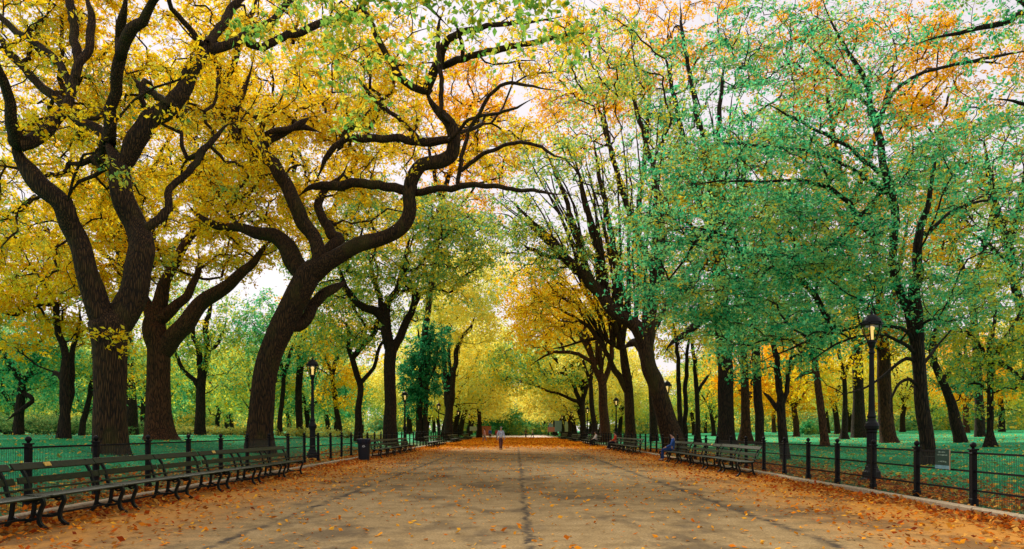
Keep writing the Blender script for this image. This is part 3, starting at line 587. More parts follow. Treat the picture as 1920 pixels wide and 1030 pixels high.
traced('lawn_tree', 'slender dark forked tree just behind the fence sign, long thin boughs reaching left', 27.5,
 [(1745,896,38),(1742,865,32),(1738,830,30),(1730,762,28),(1723,687,26),(1718,640,27)],
 [(0,0,[(1719,645,24),(1719,601,22),(1719,550,21),(1718,510,19),(1722,460,16),(1731,412,12),(1742,363,9),(1755,300,6),(1770,240,4)]),
  (0,.5,[(1716,635,20),(1706,591,17),(1692,560,15),(1678,525,14),(1673,480,14),(1678,430,15),(1680,400,15),(1668,363,15),(1657,313,14),(1647,252,13),(1634,212,12),(1627,162,10),(1602,116,8),(1571,66,7),(1546,10,6),(1535,-40,5)]),
  (.3,-2,[(1660,330,9),(1630,310,8),(1586,272,7),(1536,247,6),(1470,212,5),(1430,190,4)]),(.3,-1,[(1668,365,9),(1630,340,8),(1591,313,6),(1531,288,6),(1440,275,5),(1350,270,4),(1290,285,3)]),
  (.2,-2.5,[(1676,430,9),(1629,439,9),(1600,398,9),(1586,374,8),(1541,348,7),(1490,338,6),(1440,341,5),(1350,340,4),(1270,352,3)]),
  (.3,1,[(1645,230,8),(1665,190,7),(1690,160,7),(1733,136,6),(1793,121,6),(1894,101,5),(1960,90,4)]),(.3,2,[(1644,215,8),(1620,190,7),(1585,150,5),(1500,70,4)]),
  (0,-2,[(1712,640,9),(1700,622,7),(1677,613,7),(1612,613,5),(1541,631,5),(1480,655,4),(1400,690,3)]),(0,-1.5,[(1722,668,8),(1702,650,7),(1677,636,6),(1650,628,5),(1580,640,4),(1500,690,3)]),
  (0,-1,[(1722,680,8),(1700,672,7),(1680,685,6),(1655,706,5),(1620,728,4),(1560,745,3)]),(0,-1,[(1728,730,7),(1705,712,6),(1682,724,5),(1670,757,4),(1678,790,3)]),
  (.5,-2,[(1664,345,8),(1600,420,7),(1540,470,6),(1450,480,5),(1360,470,4),(1270,480,3)]),(0,1,[(1738,440,8),(1780,400,6),(1830,380,5),(1900,370,4)]),
  (0,1,[(1726,690,7),(1745,665,6),(1765,640,4),(1800,600,3)])],
 [(1560,300,200,110,-.5,3.5,110),(1400,330,190,90,-1,3,90),(1400,470,190,80,-1.5,3,110),(1330,560,110,50,-1.5,2.5,46),(1540,480,150,90,-1,3,80),(1480,600,190,55,-1.5,2.5,80),(1750,430,160,130,.5,4,90),(1830,300,130,90,1,3,50),(1730,560,110,60,-1,3,40),(1560,130,110,90,0,3,40),(1230,470,70,110,-1,2.5,40)],
 BARK_D, L_GRN, m=74, L=.145, spread=1.2, seed=25, droop=.10, flat=1.0, tip=.012, twig=.006, jit=.05, bf=.22, layer=.22)
traced('lawn_tree', 'black leaning trunk without low limbs, right of the fence sign on the lawn', 50,
 [(1804,848,32),(1799,820,26),(1792,792,23),(1786,762,20),(1774,730,17),(1763,706,16),(1750,680,14)],
 [(0,0,[(1751,685,13),(1750,650,12),(1756,610,9),(1765,560,6)]),(0,0,[(1768,715,10),(1785,690,8),(1800,660,6)])],
 [(1770,600,90,60,0,4,60),(1810,700,70,40,0,3,30)], BARK_D, L_GRN, m=64, L=.22, spread=1.0, seed=26)
traced('lawn_tree', 'young tree with root flare and many upswept limbs, farthest right on the lawn', 42,
 [(1858,858,40),(1858,835,20),(1856,812,15),(1857,780,13),(1857,730,12),(1856,683,11)],
 [(0,0,[(1856,690,9),(1856,650,9),(1865,600,6),(1862,550,5)]),(0,-1,[(1857,690,9),(1870,674,9),(1892,693,8),(1920,709,7),(1960,730,5)]),(0,0,[(1857,690,8),(1838,650,7),(1815,625,6),(1790,610,4)]),(0,0,[(1860,685,8),(1880,640,7),(1900,610,5),(1925,560,4)]),(0,0,[(1857,740,6),(1835,720,5),(1810,722,3)])],
 [(1860,580,110,80,0,4,90),(1890,680,80,60,-1,3,50),(1830,660,60,50,1,3,30),(1880,780,50,30,-1,2,14)], BARK_D, L_YG, m=64, L=.20, spread=.9, seed=27)
traced('lawn_tree', 'slim straight trunk beside the small far lamp on the right lawn', 72,
 [(1309,834,24),(1308,814,14),(1308,790,11),(1307,750,10),(1305,710,10)], [(0,0,[(1305,715,8),(1300,660,7),(1290,610,5)]),(0,0,[(1306,740,7),(1320,715,6),(1332,700,4)])],
 [(1300,620,80,70,0,5,60)], BARK_D, L_YG, m=60, L=.30, spread=1.3, seed=28)
traced('lawn_tree', 'pair of close dark stems right behind the leaning right-hand elm', 66,
 [(1277,838,20),(1276,810,12),(1274,770,11),(1273,720,10)], [(0,0,[(1273,726,9),(1270,660,7),(1262,600,5)]),(.6,.6,[(1284,828,12),(1285,780,9),(1286,720,8),(1290,650,6),(1298,600,4)])],
 [(1270,600,80,70,0,5,60)], BARK_D, L_YEL, m=60, L=.29, spread=1.3, seed=29)
# big crowns whose trunks stand back in the lawns, seen above and between the nearer ones
traced('maple_tree', 'tall tree with a bright orange top behind the slender forked tree on the right', 74,
 [(1612,846,40),(1612,820,26),(1610,760,24),(1606,660,22),(1600,560,20),(1596,460,18),(1596,380,16)],
 [(0,0,[(1596,390,14),(1570,300,11),(1555,200,8),(1545,120,6)]),(0,0,[(1596,390,14),(1630,290,11),(1660,190,8),(1680,100,6)]),(0,2,[(1598,430,10),(1660,360,8),(1730,280,6),(1790,200,4)]),(0,2,[(1597,420,10),(1530,360,8),(1480,280,6)])],
 [(1640,130,170,110,0,8,180),(1790,150,120,100,0,7,80),(1500,180,110,170,0,7,110),(1680,300,170,110,1,7,90)], BARK_D, L_ORA, m=60, L=.32, spread=1.4, seed=30, tip=.034, twig=.014)
traced('maple_tree', 'tall orange tree rising above the fan of limbs right of the walk', 86,
 [(1226,842,30),(1226,815,19),(1224,740,18),(1218,640,17),(1205,520,16),(1190,420,14)],
 [(0,0,[(1190,430,12),(1160,330,10),(1130,230,7),(1110,150,5)]),(0,0,[(1190,430,12),(1205,330,10),(1215,220,7),(1220,120,5)])],
 [(1110,130,130,90,0,8,110),(1210,120,110,120,0,8,90),(1080,230,100,70,0,7,50),(1330,60,90,70,0,7,50)], BARK_D, L_ORA, m=56, L=.36, spread=1.6, seed=31, tip=.034, twig=.014)
traced('maple_tree', 'orange and gold tree top glowing in the gap beside the S-shaped limb', 84,
 [(786,834,24),(786,806,15),(788,740,15),(795,640,14),(808,540,13),(822,440,12),(830,360,11)],
 [(0,0,[(830,370,10),(850,300,8),(870,230,6)]),(0,0,[(829,380,9),(810,310,7),(800,250,5)])],
 [(880,180,80,55,0,7,80),(800,250,100,80,0,7,80),(920,280,80,60,0,7,60),(860,360,100,60,0,7,50)], BARK_D, L_ORA, m=60, L=.36, spread=1.6, seed=32, tip=.034, twig=.014)
traced('maple_tree', 'golden tree filling the sky behind the massive left elm', 62,
 [(246,842,30),(246,816,22),(246,740,20),(240,640,19),(230,540,17),(222,440,15)],
 [(0,0,[(222,450,13),(190,350,10),(160,250,7)]),(0,0,[(222,450,13),(270,350,10),(320,250,7)]),(0,2,[(226,500,9),(150,440,7),(80,380,5)])],
 [(200,230,250,150,0,8,160),(60,430,150,120,2,7,80),(420,250,130,140,0,7,85),(320,400,140,100,0,6,60)], BARK_D, L_YEL, m=64, L=.32, spread=1.35, seed=33, tip=.034, twig=.014)
traced('maple_tree', 'golden tree behind the crown of the leaning elm, trunk by the first left lamp', 72,
 [(562,834,22),(562,810,16),(560,740,15),(566,640,15),(580,540,14),(590,450,13)],
 [(0,0,[(590,460,11),(560,360,9),(540,250,6)]),(0,0,[(590,460,11),(640,360,9),(690,260,6)])],
 [(560,230,190,150,0,8,140),(690,210,120,130,0,8,60),(640,430,140,80,0,7,70),(480,130,140,120,0,7,80)], BARK_D, L_YEL, m=60, L=.34, spread=1.5, seed=34, tip=.034, twig=.014)
traced('maple_tree', 'tall green and gold tree at the right edge, thin boughs crossing the pale sky', 60,
 [(1945,860,34),(1942,830,24),(1936,740,22),(1925,640,20),(1905,540,18),(1890,450,16)],
 [(0,0,[(1890,460,14),(1860,360,11),(1845,260,8)]),(0,0,[(1890,460,14),(1920,350,11),(1940,240,8)]),(0,-2,[(1898,500,9),(1840,450,7),(1780,420,5)])],
 [(1880,330,130,120,0,6,80),(1820,470,120,80,0,5,60),(1900,540,90,80,0,5,60)], BARK_D, L_YG, m=56, L=.28, spread=1.2, seed=35, tip=.034, twig=.014)
traced('maple_tree', 'golden tree standing back on the right lawn, glimpsed through the green sprays', 58,
 [(1425,846,26),(1425,820,20),(1422,760,19),(1418,680,18),(1412,600,16),(1408,520,14)],
 [(0,0,[(1408,530,12),(1370,430,10),(1340,330,7)]),(0,0,[(1408,530,12),(1440,420,10),(1470,310,7)]),(0,2,[(1410,560,9),(1480,500,7),(1540,450,5)])],
 [(1400,380,190,150,0,6,130),(1520,420,110,120,2,6,70),(1290,420,90,130,1,6,60)], BARK_D, L_YEL, m=58, L=.29, spread=1.25, seed=41, tip=.034, twig=.014)
traced('maple_tree', 'golden tree behind the bare sky patch at the right, trunk near the young upswept tree', 66,
 [(1838,844,24),(1838,822,18),(1836,760,17),(1832,680,16),(1826,600,15),(1822,540,13)],
 [(0,0,[(1822,545,11),(1780,440,9),(1750,340,6)]),(0,0,[(1822,545,11),(1850,440,9),(1880,330,6)])],
 [(1810,420,130,100,0,6,80),(1900,430,90,110,1,6,60),(1730,340,90,90,0,6,50),(1850,270,110,60,0,6,34)], BARK_D, L_YEL, m=56, L=.30, spread=1.3, seed=42, tip=.034, twig=.014)
traced('ivy_tree', 'narrow tree wrapped in dark green ivy, between the third left lamp and the hooked elm', 84,
 [(797,826,18),(797,800,12),(799,740,10),(803,680,9),(806,630,7)],
 [(0,0,[(803,690,7),(790,650,5),(782,610,4)]),(0,0,[(800,720,6),(815,690,5),(822,650,4)])],
 [(795,690,38,80,0,3,80),(775,720,30,60,-.5,2.5,40),(815,650,30,50,0,3,30)], BARK_D, L_IVY, m=64, L=.33, spread=1.1, seed=43)
# two near trees whose trunks stand just outside the picture and whose boughs hang into it
traced('overhanging_tree', 'green-leaved bough hanging down into the top of the view above the walk', 13,
 [(-250,985,90),(-240,900,74),(-225,700,66),(-190,450,62),(-130,200,58),(-60,0,52)],
 [(0,1,[(-60,10,44),(60,-150,38),(220,-260,30),(400,-260,24),(560,-180,18),(640,-90,12),(690,-20,8)]),(.6,0,[(400,-262,20),(600,-270,16),(800,-200,12),(930,-120,9),(1030,-50,7),(1120,10,5)]),(1,0,[(640,-95,10),(720,-50,8),(800,10,6),(850,60,4)])],
 [(560,30,130,60,.5,1.5,20),(720,30,120,60,0,1.5,18),(900,10,130,50,-.3,1.5,18),(1060,20,90,50,-.5,1.2,10),(640,170,60,50,.5,1,4)],
 BARK, leaf_mat('near_green_leaves', [(.10,.30,.05),(.20,.42,.07),(.32,.50,.08),(.55,.55,.06),(.80,.55,.03)]), m=46, L=.125, spread=.5, seed=36, tip=.004, twig=.003, aspect=.62)
traced('overhanging_tree', 'dark bare-ended bough with small green leaves entering from the top right corner', 20,
 [(2160,940,80),(2150,860,60),(2130,700,54),(2110,500,50),(2090,300,46),(2070,180,40)],
 [(0,0,[(2075,200,30),(2020,90,20),(1960,40,15),(1925,25,13),(1880,42,11),(1840,52,9),(1800,62,7),(1740,75,5),(1690,95,4)]),(0,1,[(1960,42,9),(1900,-10,8),(1840,-30,6),(1760,-20,4)]),(0,0,[(2090,330,24),(2020,260,14),(1960,210,9),(1900,190,6),(1850,185,4)])],
 [(1800,40,120,40,0,2,22),(1900,190,60,40,0,1.6,18),(1890,20,60,40,0,2,10)], BARK_D, L_GRN, m=46, L=.12, spread=.6, seed=37, tip=.005, twig=.003)

# ---- trees farther back: a few grown models, copied one by one
def proto(name, label, h, trunk_r, lean, crown, leafm, bark, n, m, L, spread, seed, group, low=.3):
    t = Tree(seed); rg = t.rg; fork = h*low
    root = thing(name, label, 'tree', (0, 0, 0), 0, group)
    t.limb([(0,0,-.4,trunk_r*1.7),(.02,0,.5,trunk_r*1.15),(lean*.3,.1,fork*.5,trunk_r),(lean,0,fork,trunk_r*.9)], .6, 10, flare=.6, knob=.02)
    na = int(rg.integers(3, 6))
    for i in range(na):
        a = 2*math.pi*(i+rg.uniform(-.2,.2))/na; R = crown[0]*rg.uniform(.35,.7); H = h*rg.uniform(.7,.92)
        p = [(lean,0,fork*.95,trunk_r*.62)]
        for q in (.3,.6,.85,1): p.append((lean+math.cos(a)*R*q**.8+rg.normal()*.35, math.sin(a)*R*q**.8+rg.normal()*.35, fork+(H-fork)*q**1.1, trunk_r*.55*(1-q*.75)))
        t.limb(p, .7, 7)
    T = np.vstack([ellip(rg, (lean, 0, h*.66), (crown[0], crown[0], h*.36), int(n*.75), .5), ellip(rg, (lean, 0, h*.42), (crown[0]*1.05, crown[0]*1.05, h*.2), int(n*.25), .6)])
    t.grow(T[T[:,2] > 2], .3, .022); t.finish(root, bark, leafm, m, L, spread, twig=0)
    return root
G1 = 'trees in the back of the lawns'
PR = [proto('background_tree', 'golden-yellow tree deep in the lawns among many alike', 17, .42, .6, (6.2, 0), L_FAR, BARK_D, 190, 60, .40, 1.9, 51, G1),
      proto('background_tree', 'yellow-green tree deep in the lawns among many alike', 15, .38, -.5, (6.0, 0), L_YG, BARK_D, 180, 60, .38, 1.8, 52, G1),
      proto('background_tree', 'dark green tree deep in the lawns among many alike', 13, .34, .3, (5.6, 0), L_FGR, BARK_D, 180, 62, .36, 1.7, 53, G1, .22),
      proto('background_tree', 'orange-gold tree deep in the lawns among many alike', 18, .45, .4, (6.0, 0), L_ORA, BARK_B, 190, 58, .40, 1.9, 54, G1),
      proto('far_elm', 'far yellow elm arching over the end of the walk, one of the two rows', 19, .50, 1.2, (8.0, 0), L_FAR, BARK_D, 230, 60, .48, 2.3, 55, 'elms lining the far end of the walk', .28)]
used = set()
def place(i, x, y, rz, s, label=None):
    o = PR[i] if i not in used else copy_tree(PR[i])
    used.add(i); o.location = (x, y, float(terrain(x, y))-.05); o.rotation_euler = (0, 0, rz); o.scale = (s, s, s*random.uniform(.9, 1.12))
    if label: o['label'] = label
    return o
Y = 118
while Y < 330:
    for sx in (-1, 1):
        place(4, sx*(11.0+random.uniform(-.6,.8)), Y+random.uniform(-3,3), (math.pi if sx > 0 else 0)+random.uniform(-.6,.6), random.uniform(.85,1.1))
        if Y > 126: place(random.choice([0,1,4]), sx*(20+random.uniform(-2,2)), Y+random.uniform(-5,5), random.uniform(0,6), random.uniform(.85,1.1))
    Y += 17
placed = []
def scatter(n, x0, x1, y0, y1, kinds, dmin, s0=.75, s1=1.1):
    k = 0
    for _ in range(n*30):
        if k >= n: break
        x, y = random.uniform(x0, x1), random.uniform(y0, y1)
        if abs(x)/y > .80 or any((x-a)**2+(y-b)**2 < dmin**2 for a, b in placed): continue
        placed.append((x, y)); place(random.choice(kinds), x, y, random.uniform(0, 6.3), random.uniform(s0, s1)); k += 1
scatter(18, -75, -24, 74, 120, [1,2,2,1,2], 7.5, .65, .95)
scatter(26, -150, -24, 120, 210, [0,1,2,1], 9)
scatter(15, 28, 85, 88, 130, [1,0,3,0], 9, .75, 1.0)
scatter(26, 24, 150, 130, 215, [0,1,3,0,2], 9)
scatter(9, -40, 40, 300, 360, [0,1,4], 8, 1, 1.3)
# ------------------------------------------------------------------ fences
def fence(name, label, sx, X, y0, dy, n, ftop, mesh_to, panel_from=0):
    root = thing(name, label, 'fence', (X, 0, 0), 0, 'iron fences along the walk')
    b = ftop-.15
    p = MB(); p.box((0,0,b/2-.1), (.10,.10,b+.2)); p.box((0,0,b+.012), (.145,.145,.03)); p.box((0,0,.10), (.125,.125,.2)); p.box((0,0,b-.06), (.125,.125,.025))
    post0 = p.build('post', M_FENCE, root, bevel=.006)
    f = MB(); f.lathe([(.03,b+.02),(.026,b+.045),(.045,b+.06),(.058,b+.09),(.052,b+.12),(.03,b+.143),(.008,b+.152)], 10)
    fin0 = f.build('finial', M_FENCE, post0, smooth=True)
    wm = MB(); L = dy-.11; k = int(L/.045)
    for i in range(1, k): wm.box((0, .055+L*i/k, b*.5), (.005,.005,b*.93))
    for z in (.06, .25, .56, .93): wm.box((0, dy/2, z), (.006, L, .006))
    pan0 = None
    for i in range(n):
        y = y0+i*dy; z = float(terrain(X, y))
        if i == 0: po = post0
        else:
            po = post0.copy(); COL.objects.link(po); po.parent = root
            fi = fin0.copy(); COL.objects.link(fi); fi.parent = po
        po.location = (random.uniform(-.008,.008), y, z-.02); po.rotation_euler = (random.uniform(-.008,.008), random.uniform(-.008,.008), 0)
        if y < mesh_to and i < n-1:
            if pan0 is None: pan0 = pa = wm.build('wire_mesh', M_WIRE, root)
            else: pa = pan0.copy(); COL.objects.link(pa); pa.parent = root
            pa.location = (0, y, z-.02)
    for h in (b-.055, b*.64, b*.32):
        r = MB(); pts = [(0, y0+i*dy, float(terrain(X, y0+i*dy))-.02+h) for i in range(n)]
        r.bar(pts, .035, .035); r.build('rail', M_FENCE, root)
    return root
fence('iron_fence', 'black iron fence with ball finials along the left lawn, behind the nearest benches', -1, -8.9, 13.6-3*2.22, 2.22, 62, 1.36, 30)
fence('iron_fence', 'black iron fence with ball finials along the right lawn, carrying the small sign', 1, 8.5, 13.87-3*1.96, 1.96, 70, 1.25, 30)

# ------------------------------------------------------------------ benches
def make_bench():
    root = thing('park_bench', 'bench', 'bench'); Lh = 1.1
    m = MB()
    for i in range(7): m.box((0, .05+i*.068, .485-.012*math.sin(i/6*math.pi)), (2*Lh, .058, .026))
    m.build('seat', M_WOOD, root, bevel=.004)
    rot = Matrix.Rotation(math.radians(19), 3, 'X')
    m = MB()
    m.box((0,-.075,.71), (2*Lh,.028,.105), rot); m.box((0,-.02,.565), (2*Lh-.05,.026,.03), rot)
    m.build('backrest', M_WOOD, root, bevel=.004)
    m = MB(); m.box((0,-.165,.925), (2*Lh+.02,.03,.125), Matrix.Rotation(math.radians(34), 3, 'X'))
    m.build('top_rail', M_WOOD, root, bevel=.005)
    fr = MB(); sd = (1,0,0)
    def curve(pts, n=16): return catmull(np.array(pts), .03).tolist()
    fr.bar(curve([(0,.49,.47),(0,.515,.40),(0,.475,.30),(0,.445,.20),(0,.46,.10),(0,.53,.03),(0,.565,.012)]), .055, .05, sd)
    fr.bar(curve([(0,.06,.46),(0,.045,.35),(0,.03,.22),(0,-.01,.10),(0,-.10,.02),(0,-.13,.012)]), .055, .05, sd)
    fr.bar(curve([(0,.50,.458),(0,.28,.445),(0,.05,.455),(0,-.01,.50),(0,-.05,.62),(0,-.10,.78),(0,-.17,.90),(0,-.20,.975)]), .05, .045, sd)
    fr.bar(curve([(0,.455,.19),(0,.35,.155),(0,.24,.15),(0,.12,.16),(0,.03,.20)]), .04, .04, sd)
    fr.bar(curve([(0,.50,.43),(0,.42,.40),(0,.37,.43)]), .03, .03, sd)
    fr.sphere((0,.565,.02), .032, 8, 5); fr.sphere((0,-.13,.02), .03, 8, 5)
    a = fr.build('leg_frame', M_BENCHIRON, root, bevel=.006); a.location = (-.88,0,0)
    b = a.copy(); COL.objects.link(b); b.parent = root; b.location = (.88,0,0)
    c = MB(); c.box((0,.24,.165), (1.74,.022,.03)); c.build('stretcher', M_BENCHIRON, root)
    return root
bench0 = make_bench(); bench_used = [False]
pl0 = MB(); pl0.box((.25,-.158,.936), (.16,.034,.075), Matrix.Rotation(math.radians(34), 3, 'X'))
ORD = ['first','second','third','fourth','fifth','sixth','seventh','eighth']
def bench_row(sx, ya, n, rowname, cam_near=True, pitch=2.28):
    for i in range(n):
        b = copy_tree(bench0) if bench_used[0] else bench0; bench_used[0] = True
        y = ya+i*pitch; b.location = (sx*(7.66+random.uniform(-.015,.015)), y, random.uniform(-.01,.005)); b.rotation_euler = (0, 0, (-math.pi/2 if sx < 0 else math.pi/2)+random.uniform(-.012,.012))
        b['group'] = 'green slatted benches along the walk'
        b['label'] = f'green bench with iron legs, {ORD[i]} from the camera in the {rowname}'
        if (sx, i) in ((-1,1), (-1,4), (1,2)) and y < 40:
            p = pl0.build('plaque', M_BRASS, b)
            if i == 1: b['label'] = f'green slatted bench with a brass plaque, {ORD[i]} from the camera in the {rowname}'
bench_row(-1, 10.4, 7, 'near left row')
bench_row(-1, 40.6, 6, 'left row past the bin')
bench_row(-1, 64.2, 6, 'third left row')
bench_row(-1, 86.5, 6, 'fourth left row')
bench_row(-1, 109, 6, 'fifth left row')
bench_row(1, 25.0, 6, 'near right row')
bench_row(1, 47.0, 6, 'second right row')
bench_row(1, 69.5, 6, 'third right row')
bench_row(1, 92, 6, 'fourth right row')
bench_row(1, 115, 6, 'fifth right row')

# ------------------------------------------------------------------ lamps
mg, n_, p_ = new_mat('lantern_glass'); n_.nodes.remove(p_); tr_ = n_.nodes.new('ShaderNodeBsdfTransparent'); tr_.inputs[0].default_value = (.95,.80,.42,1)
gl_ = n_.nodes.new('ShaderNodeBsdfGlossy'); gl_.inputs['Roughness'].default_value = .08; ms_ = n_.nodes.new('ShaderNodeMixShader'); ms_.inputs[0].default_value = .10
n_.links.new(tr_.outputs[0], ms_.inputs[1]); n_.links.new(gl_.outputs[0], ms_.inputs[2]); n_.links.new(ms_.outputs[0], n_.nodes['Material Output'].inputs[0])
mt_, n_, p_ = new_mat('lamp_tube'); p_.inputs['Base Color'].default_value = (.85,.8,.7,1); p_.inputs['Emission Color'].default_value = (1,.82,.5,1); p_.inputs['Emission Strength'].default_value = .5
def make_lamp(lit=False):
    root = thing('street_lamp', 'lamp', 'street lamp')
    m = MB(); m.lathe([(.31,-.1),(.31,.10),(.29,.13),(.25,.15),(.25,.30),(.21,.34),(.18,.40),(.175,.46)], 8)
    m.build('base', M_IRON, root, bevel=.006)
    m = MB(); n = 24; prof = [(.155,.45),(.135,.52),(.13,1.38),(.15,1.42),(.15,1.46),(.185,1.50),(.195,1.58),(.17,1.66),(.12,1.72),(.105,1.80),(.125,1.84),(.10,1.90),(.085,2.02),(.062,3.58),(.085,3.60),(.085,3.64),(.06,3.68),(.065,3.74),(.095,3.82),(.11,3.90)]
    m.lathe(prof, n)
    for j in range(len(prof)):                       # flutes
        if .5 < prof[j][1] < 1.4 or 2.0 < prof[j][1] < 3.6:
            for i in range(0, n, 2):
                q = m.v[j*n+i]; m.v[j*n+i] = (q[0]*.86, q[1]*.86, q[2])
    m.build('post', M_IRON, root)
    fr = MB(); fr.lathe([(.11,3.88),(.13,3.90),(.125,3.96),(.115,3.97)], 12); fr.lathe([(.27,4.37),(.285,4.385),(.285,4.425),(.265,4.44)], 16)
    for i in range(6):
        a = i*math.pi/3; cs, sn = math.cos(a), math.sin(a)
        fr.bar([(cs*r, sn*r, z) for r, z in ((.12,3.95),(.175,4.05),(.225,4.16),(.262,4.28),(.275,4.40))], .028, .02, (-sn, cs, 0))
        fr.sphere((cs*.29, sn*.29, 4.44), .035, 6, 4)
    lan = fr.build('lantern', M_IRON, root)
    r = MB(); r.lathe([(.27,4.43),(.255,4.48),(.225,4.55),(.18,4.61),(.12,4.65),(.10,4.67),(.05,4.68),(.03,4.71),(.045,4.74),(.03,4.77),(.008,4.82)], 16); r.build('lantern_roof', M_IRON, lan, smooth=True)
    g = MB(); g.lathe([(.115,3.97),(.165,4.05),(.215,4.16),(.25,4.28),(.264,4.385)], 18); g.build('glass', mg, lan, smooth=True)
    t = MB(); t.lathe([(.045,3.97),(.05,4.0),(.05,4.25),(.075,4.27),(.075,4.33),(.02,4.36)], 12); t.build('lamp_tube', mt_, lan, smooth=True)
    return root
lamp0 = make_lamp()
LW = ['nearest', 'second', 'third', 'fourth', 'fifth', 'sixth', 'seventh']
first = True
for sx, X, ysl in ((-1, -9.55, (35,64,92,123,151,182,218)), (1, 9.9, (20.8,49,74,104,132,161,192,231))):
    for i, y in enumerate(ysl):
        l = lamp0 if first else copy_tree(lamp0); first = False
        l.location = (sx*abs(X), y, float(terrain(X, y))); l.rotation_euler = (0, 0, random.uniform(0, 1) if i else (.35 if sx < 0 else -.1)); l['group'] = 'black lamp posts beside the walk'
        nm = (LW+['eighth'])[i]
        l['label'] = f'black lamp post with amber lantern, {nm} along the {"left" if sx < 0 else "right"} fence'
for px, py, y in ((43,770,75), (258,780,95), (681,783,110), (1420,765,110)):      # small lamps out in the lawns
    q = P(px, py, y); l = copy_tree(lamp0); l.location = (q[0], y, float(terrain(q[0], y))-.1); l.scale = (.72,.72,.72)
    l['label'] = {43:'small lit lamp far behind the hedge at the left edge', 258:'small lit lamp seen between the two thick left trunks', 681:'small lamp far back behind the slim curving elm on the left', 1420:'small lamp far back on the right lawn beside slim trunk'}[px]; l['group'] = 'small lamps out in the lawns'

# ------------------------------------------------------------------ bin, sign, far boards
root = thing('litter_bin', 'dark plastic litter bin with black bag folded over its rim, beside the left benches', 'litter bin', (-7.5, 36.8, 0), .12)
def rsq(m, prof, p=4, n=28):
    V = []; 
    for r, z in prof:
        for i in range(n):
            a = 2*math.pi*i/n; c, s = math.cos(a), math.sin(a); q = (abs(c)**p+abs(s)**p)**(-1/p); V.append((r*q*c, r*q*s, z))
    k = len(prof); f = [(j*n+i, j*n+(i+1)%n, (j+1)*n+(i+1)%n, (j+1)*n+i) for j in range(k-1) for i in range(n)]
    f.append(tuple(reversed(range(n)))); m.add(V, f)
m = MB(); rsq(m, [(.25,.05),(.265,.06),(.285,.55),(.305,.98),(.325,1.0),(.325,1.04),(.29,1.05),(.28,.9)])
for a, b in ((1,1),(1,-1),(-1,1),(-1,-1)): m.box((a*.2,b*.2,.03), (.11,.11,.1))
m.build('body', M_BIN, root)
m = MB(); rsq(m, [(.318,.84),(.335,.90),(.35,1.03),(.345,1.08),(.30,1.09),(.27,.95),(.25,.7)])
m.v = [(x+.014*math.sin(23*math.atan2(y,x)+z*9), y+.014*math.cos(19*math.atan2(y,x)), z+.02*math.sin(7*math.atan2(y,x)) if z < .95 else z) for x, y, z in m.v]
m.build('bag', M_BAG, root)
m = MB()
for a0 in range(5):
    a = math.pi*a0/4; m.box((.055*math.cos(a), -.296, .70+.055*math.sin(a)), (.03,.012,.03))
m.box((0,-.296,.685), (.05,.012,.03)); m.build('emblem', M_WHITE, root)

root = thing('park_sign', 'small dark green sign with pale lettering hung on the right fence', 'sign', (8.44, 14.78, .735))
M_SIGN = paint('sign_panel', (.012,.045,.038), .4); M_SBLUE = paint('sign_strip', (.12,.27,.32), .4); M_SLET = paint('sign_letters', (.16,.25,.21), .6)
m = MB(); m.box((0,0,.195), (.012,.50,.40)); m.build('panel', M_SIGN, root, bevel=.003)
m = MB(); m.box((-.008,0,.035), (.006,.50,.07)); m.build('strip', M_SBLUE, root)
m = MB(); m.box((-.004,-.254,.195), (.018,.012,.41)); m.build('edge_trim', M_STONE, root)
m = MB(); rr = random.Random(4)
for z, a, b in ((.33,-.13,.13), (.275,-.17,.17), (.145,-.14,.14)):
    y = a
    while y < b:                                        # worn unreadable lettering
        wl = rr.uniform(.012,.026)
        if rr.random() > .16: m.box((-.0075, y+wl/2, z+rr.uniform(-.003,.004)), (.004, wl*.8, rr.uniform(.016,.030)))
        y += wl
m.build('lettering', M_SLET, root)

def board(name, label, cat, px, py0, py1, wpx, Y, mat, legs=True, rz=0):
    q = P(px, py1, Y); h = (py1-py0)*Y/F; wd = wpx*Y/F; zb = q[2]
    r = thing(name, label, cat, (q[0], Y, 0), rz)
    m = MB(); m.box((0,0,zb+h/2), (wd,.06,h)); m.build('panel', mat, r, bevel=.02)
    m = MB()
    for s in (-1,1): m.box((s*wd*.46,.07,(zb+h)/2), (.07,.07,zb+h))
    m.build('frame', M_IRON, r)
    return r
M_PALE = paint('pale_board', (.42,.47,.46), .6); M_BLUE = paint('blue_canvas', (.20,.30,.42), .7); M_PINK = paint('faded_red', (.42,.16,.16), .7); M_BRICK = paint('red_brick', (.34,.10,.05), .85)
board('notice_board', 'pale grey notice board standing behind the far left benches', 'board', 887.5, 800, 808, 13.5, 148, M_PALE)
board('display_screen', 'blue-grey canvas screen leaning by the far right trunks', 'screen', 1047, 789, 810, 14, 170, M_BLUE)
board('display_screen', 'narrow pale canvas screen at right of the blue-grey one', 'screen', 1062, 790, 810, 6, 166, M_PALE)
board('display_screen', 'small blue screen at left of the larger blue-grey canvas', 'screen', 1033, 793, 808, 9, 180, M_BLUE)
board('low_barrier', 'low faded red barrier below the far blue screens', 'barrier', 1034, 801, 810, 14, 176, M_PINK)
m = MB(); q = P(909, 807, 200)
m.box((q[0],200,1.2), (3.4,.4,2.6)); m.box((q[0],200,2.56), (3.7,.6,.14)); tag(m.build('brick_wall', M_BRICK, None, bevel=.03), 'short red brick wall at the far left end of the walk', 'wall')

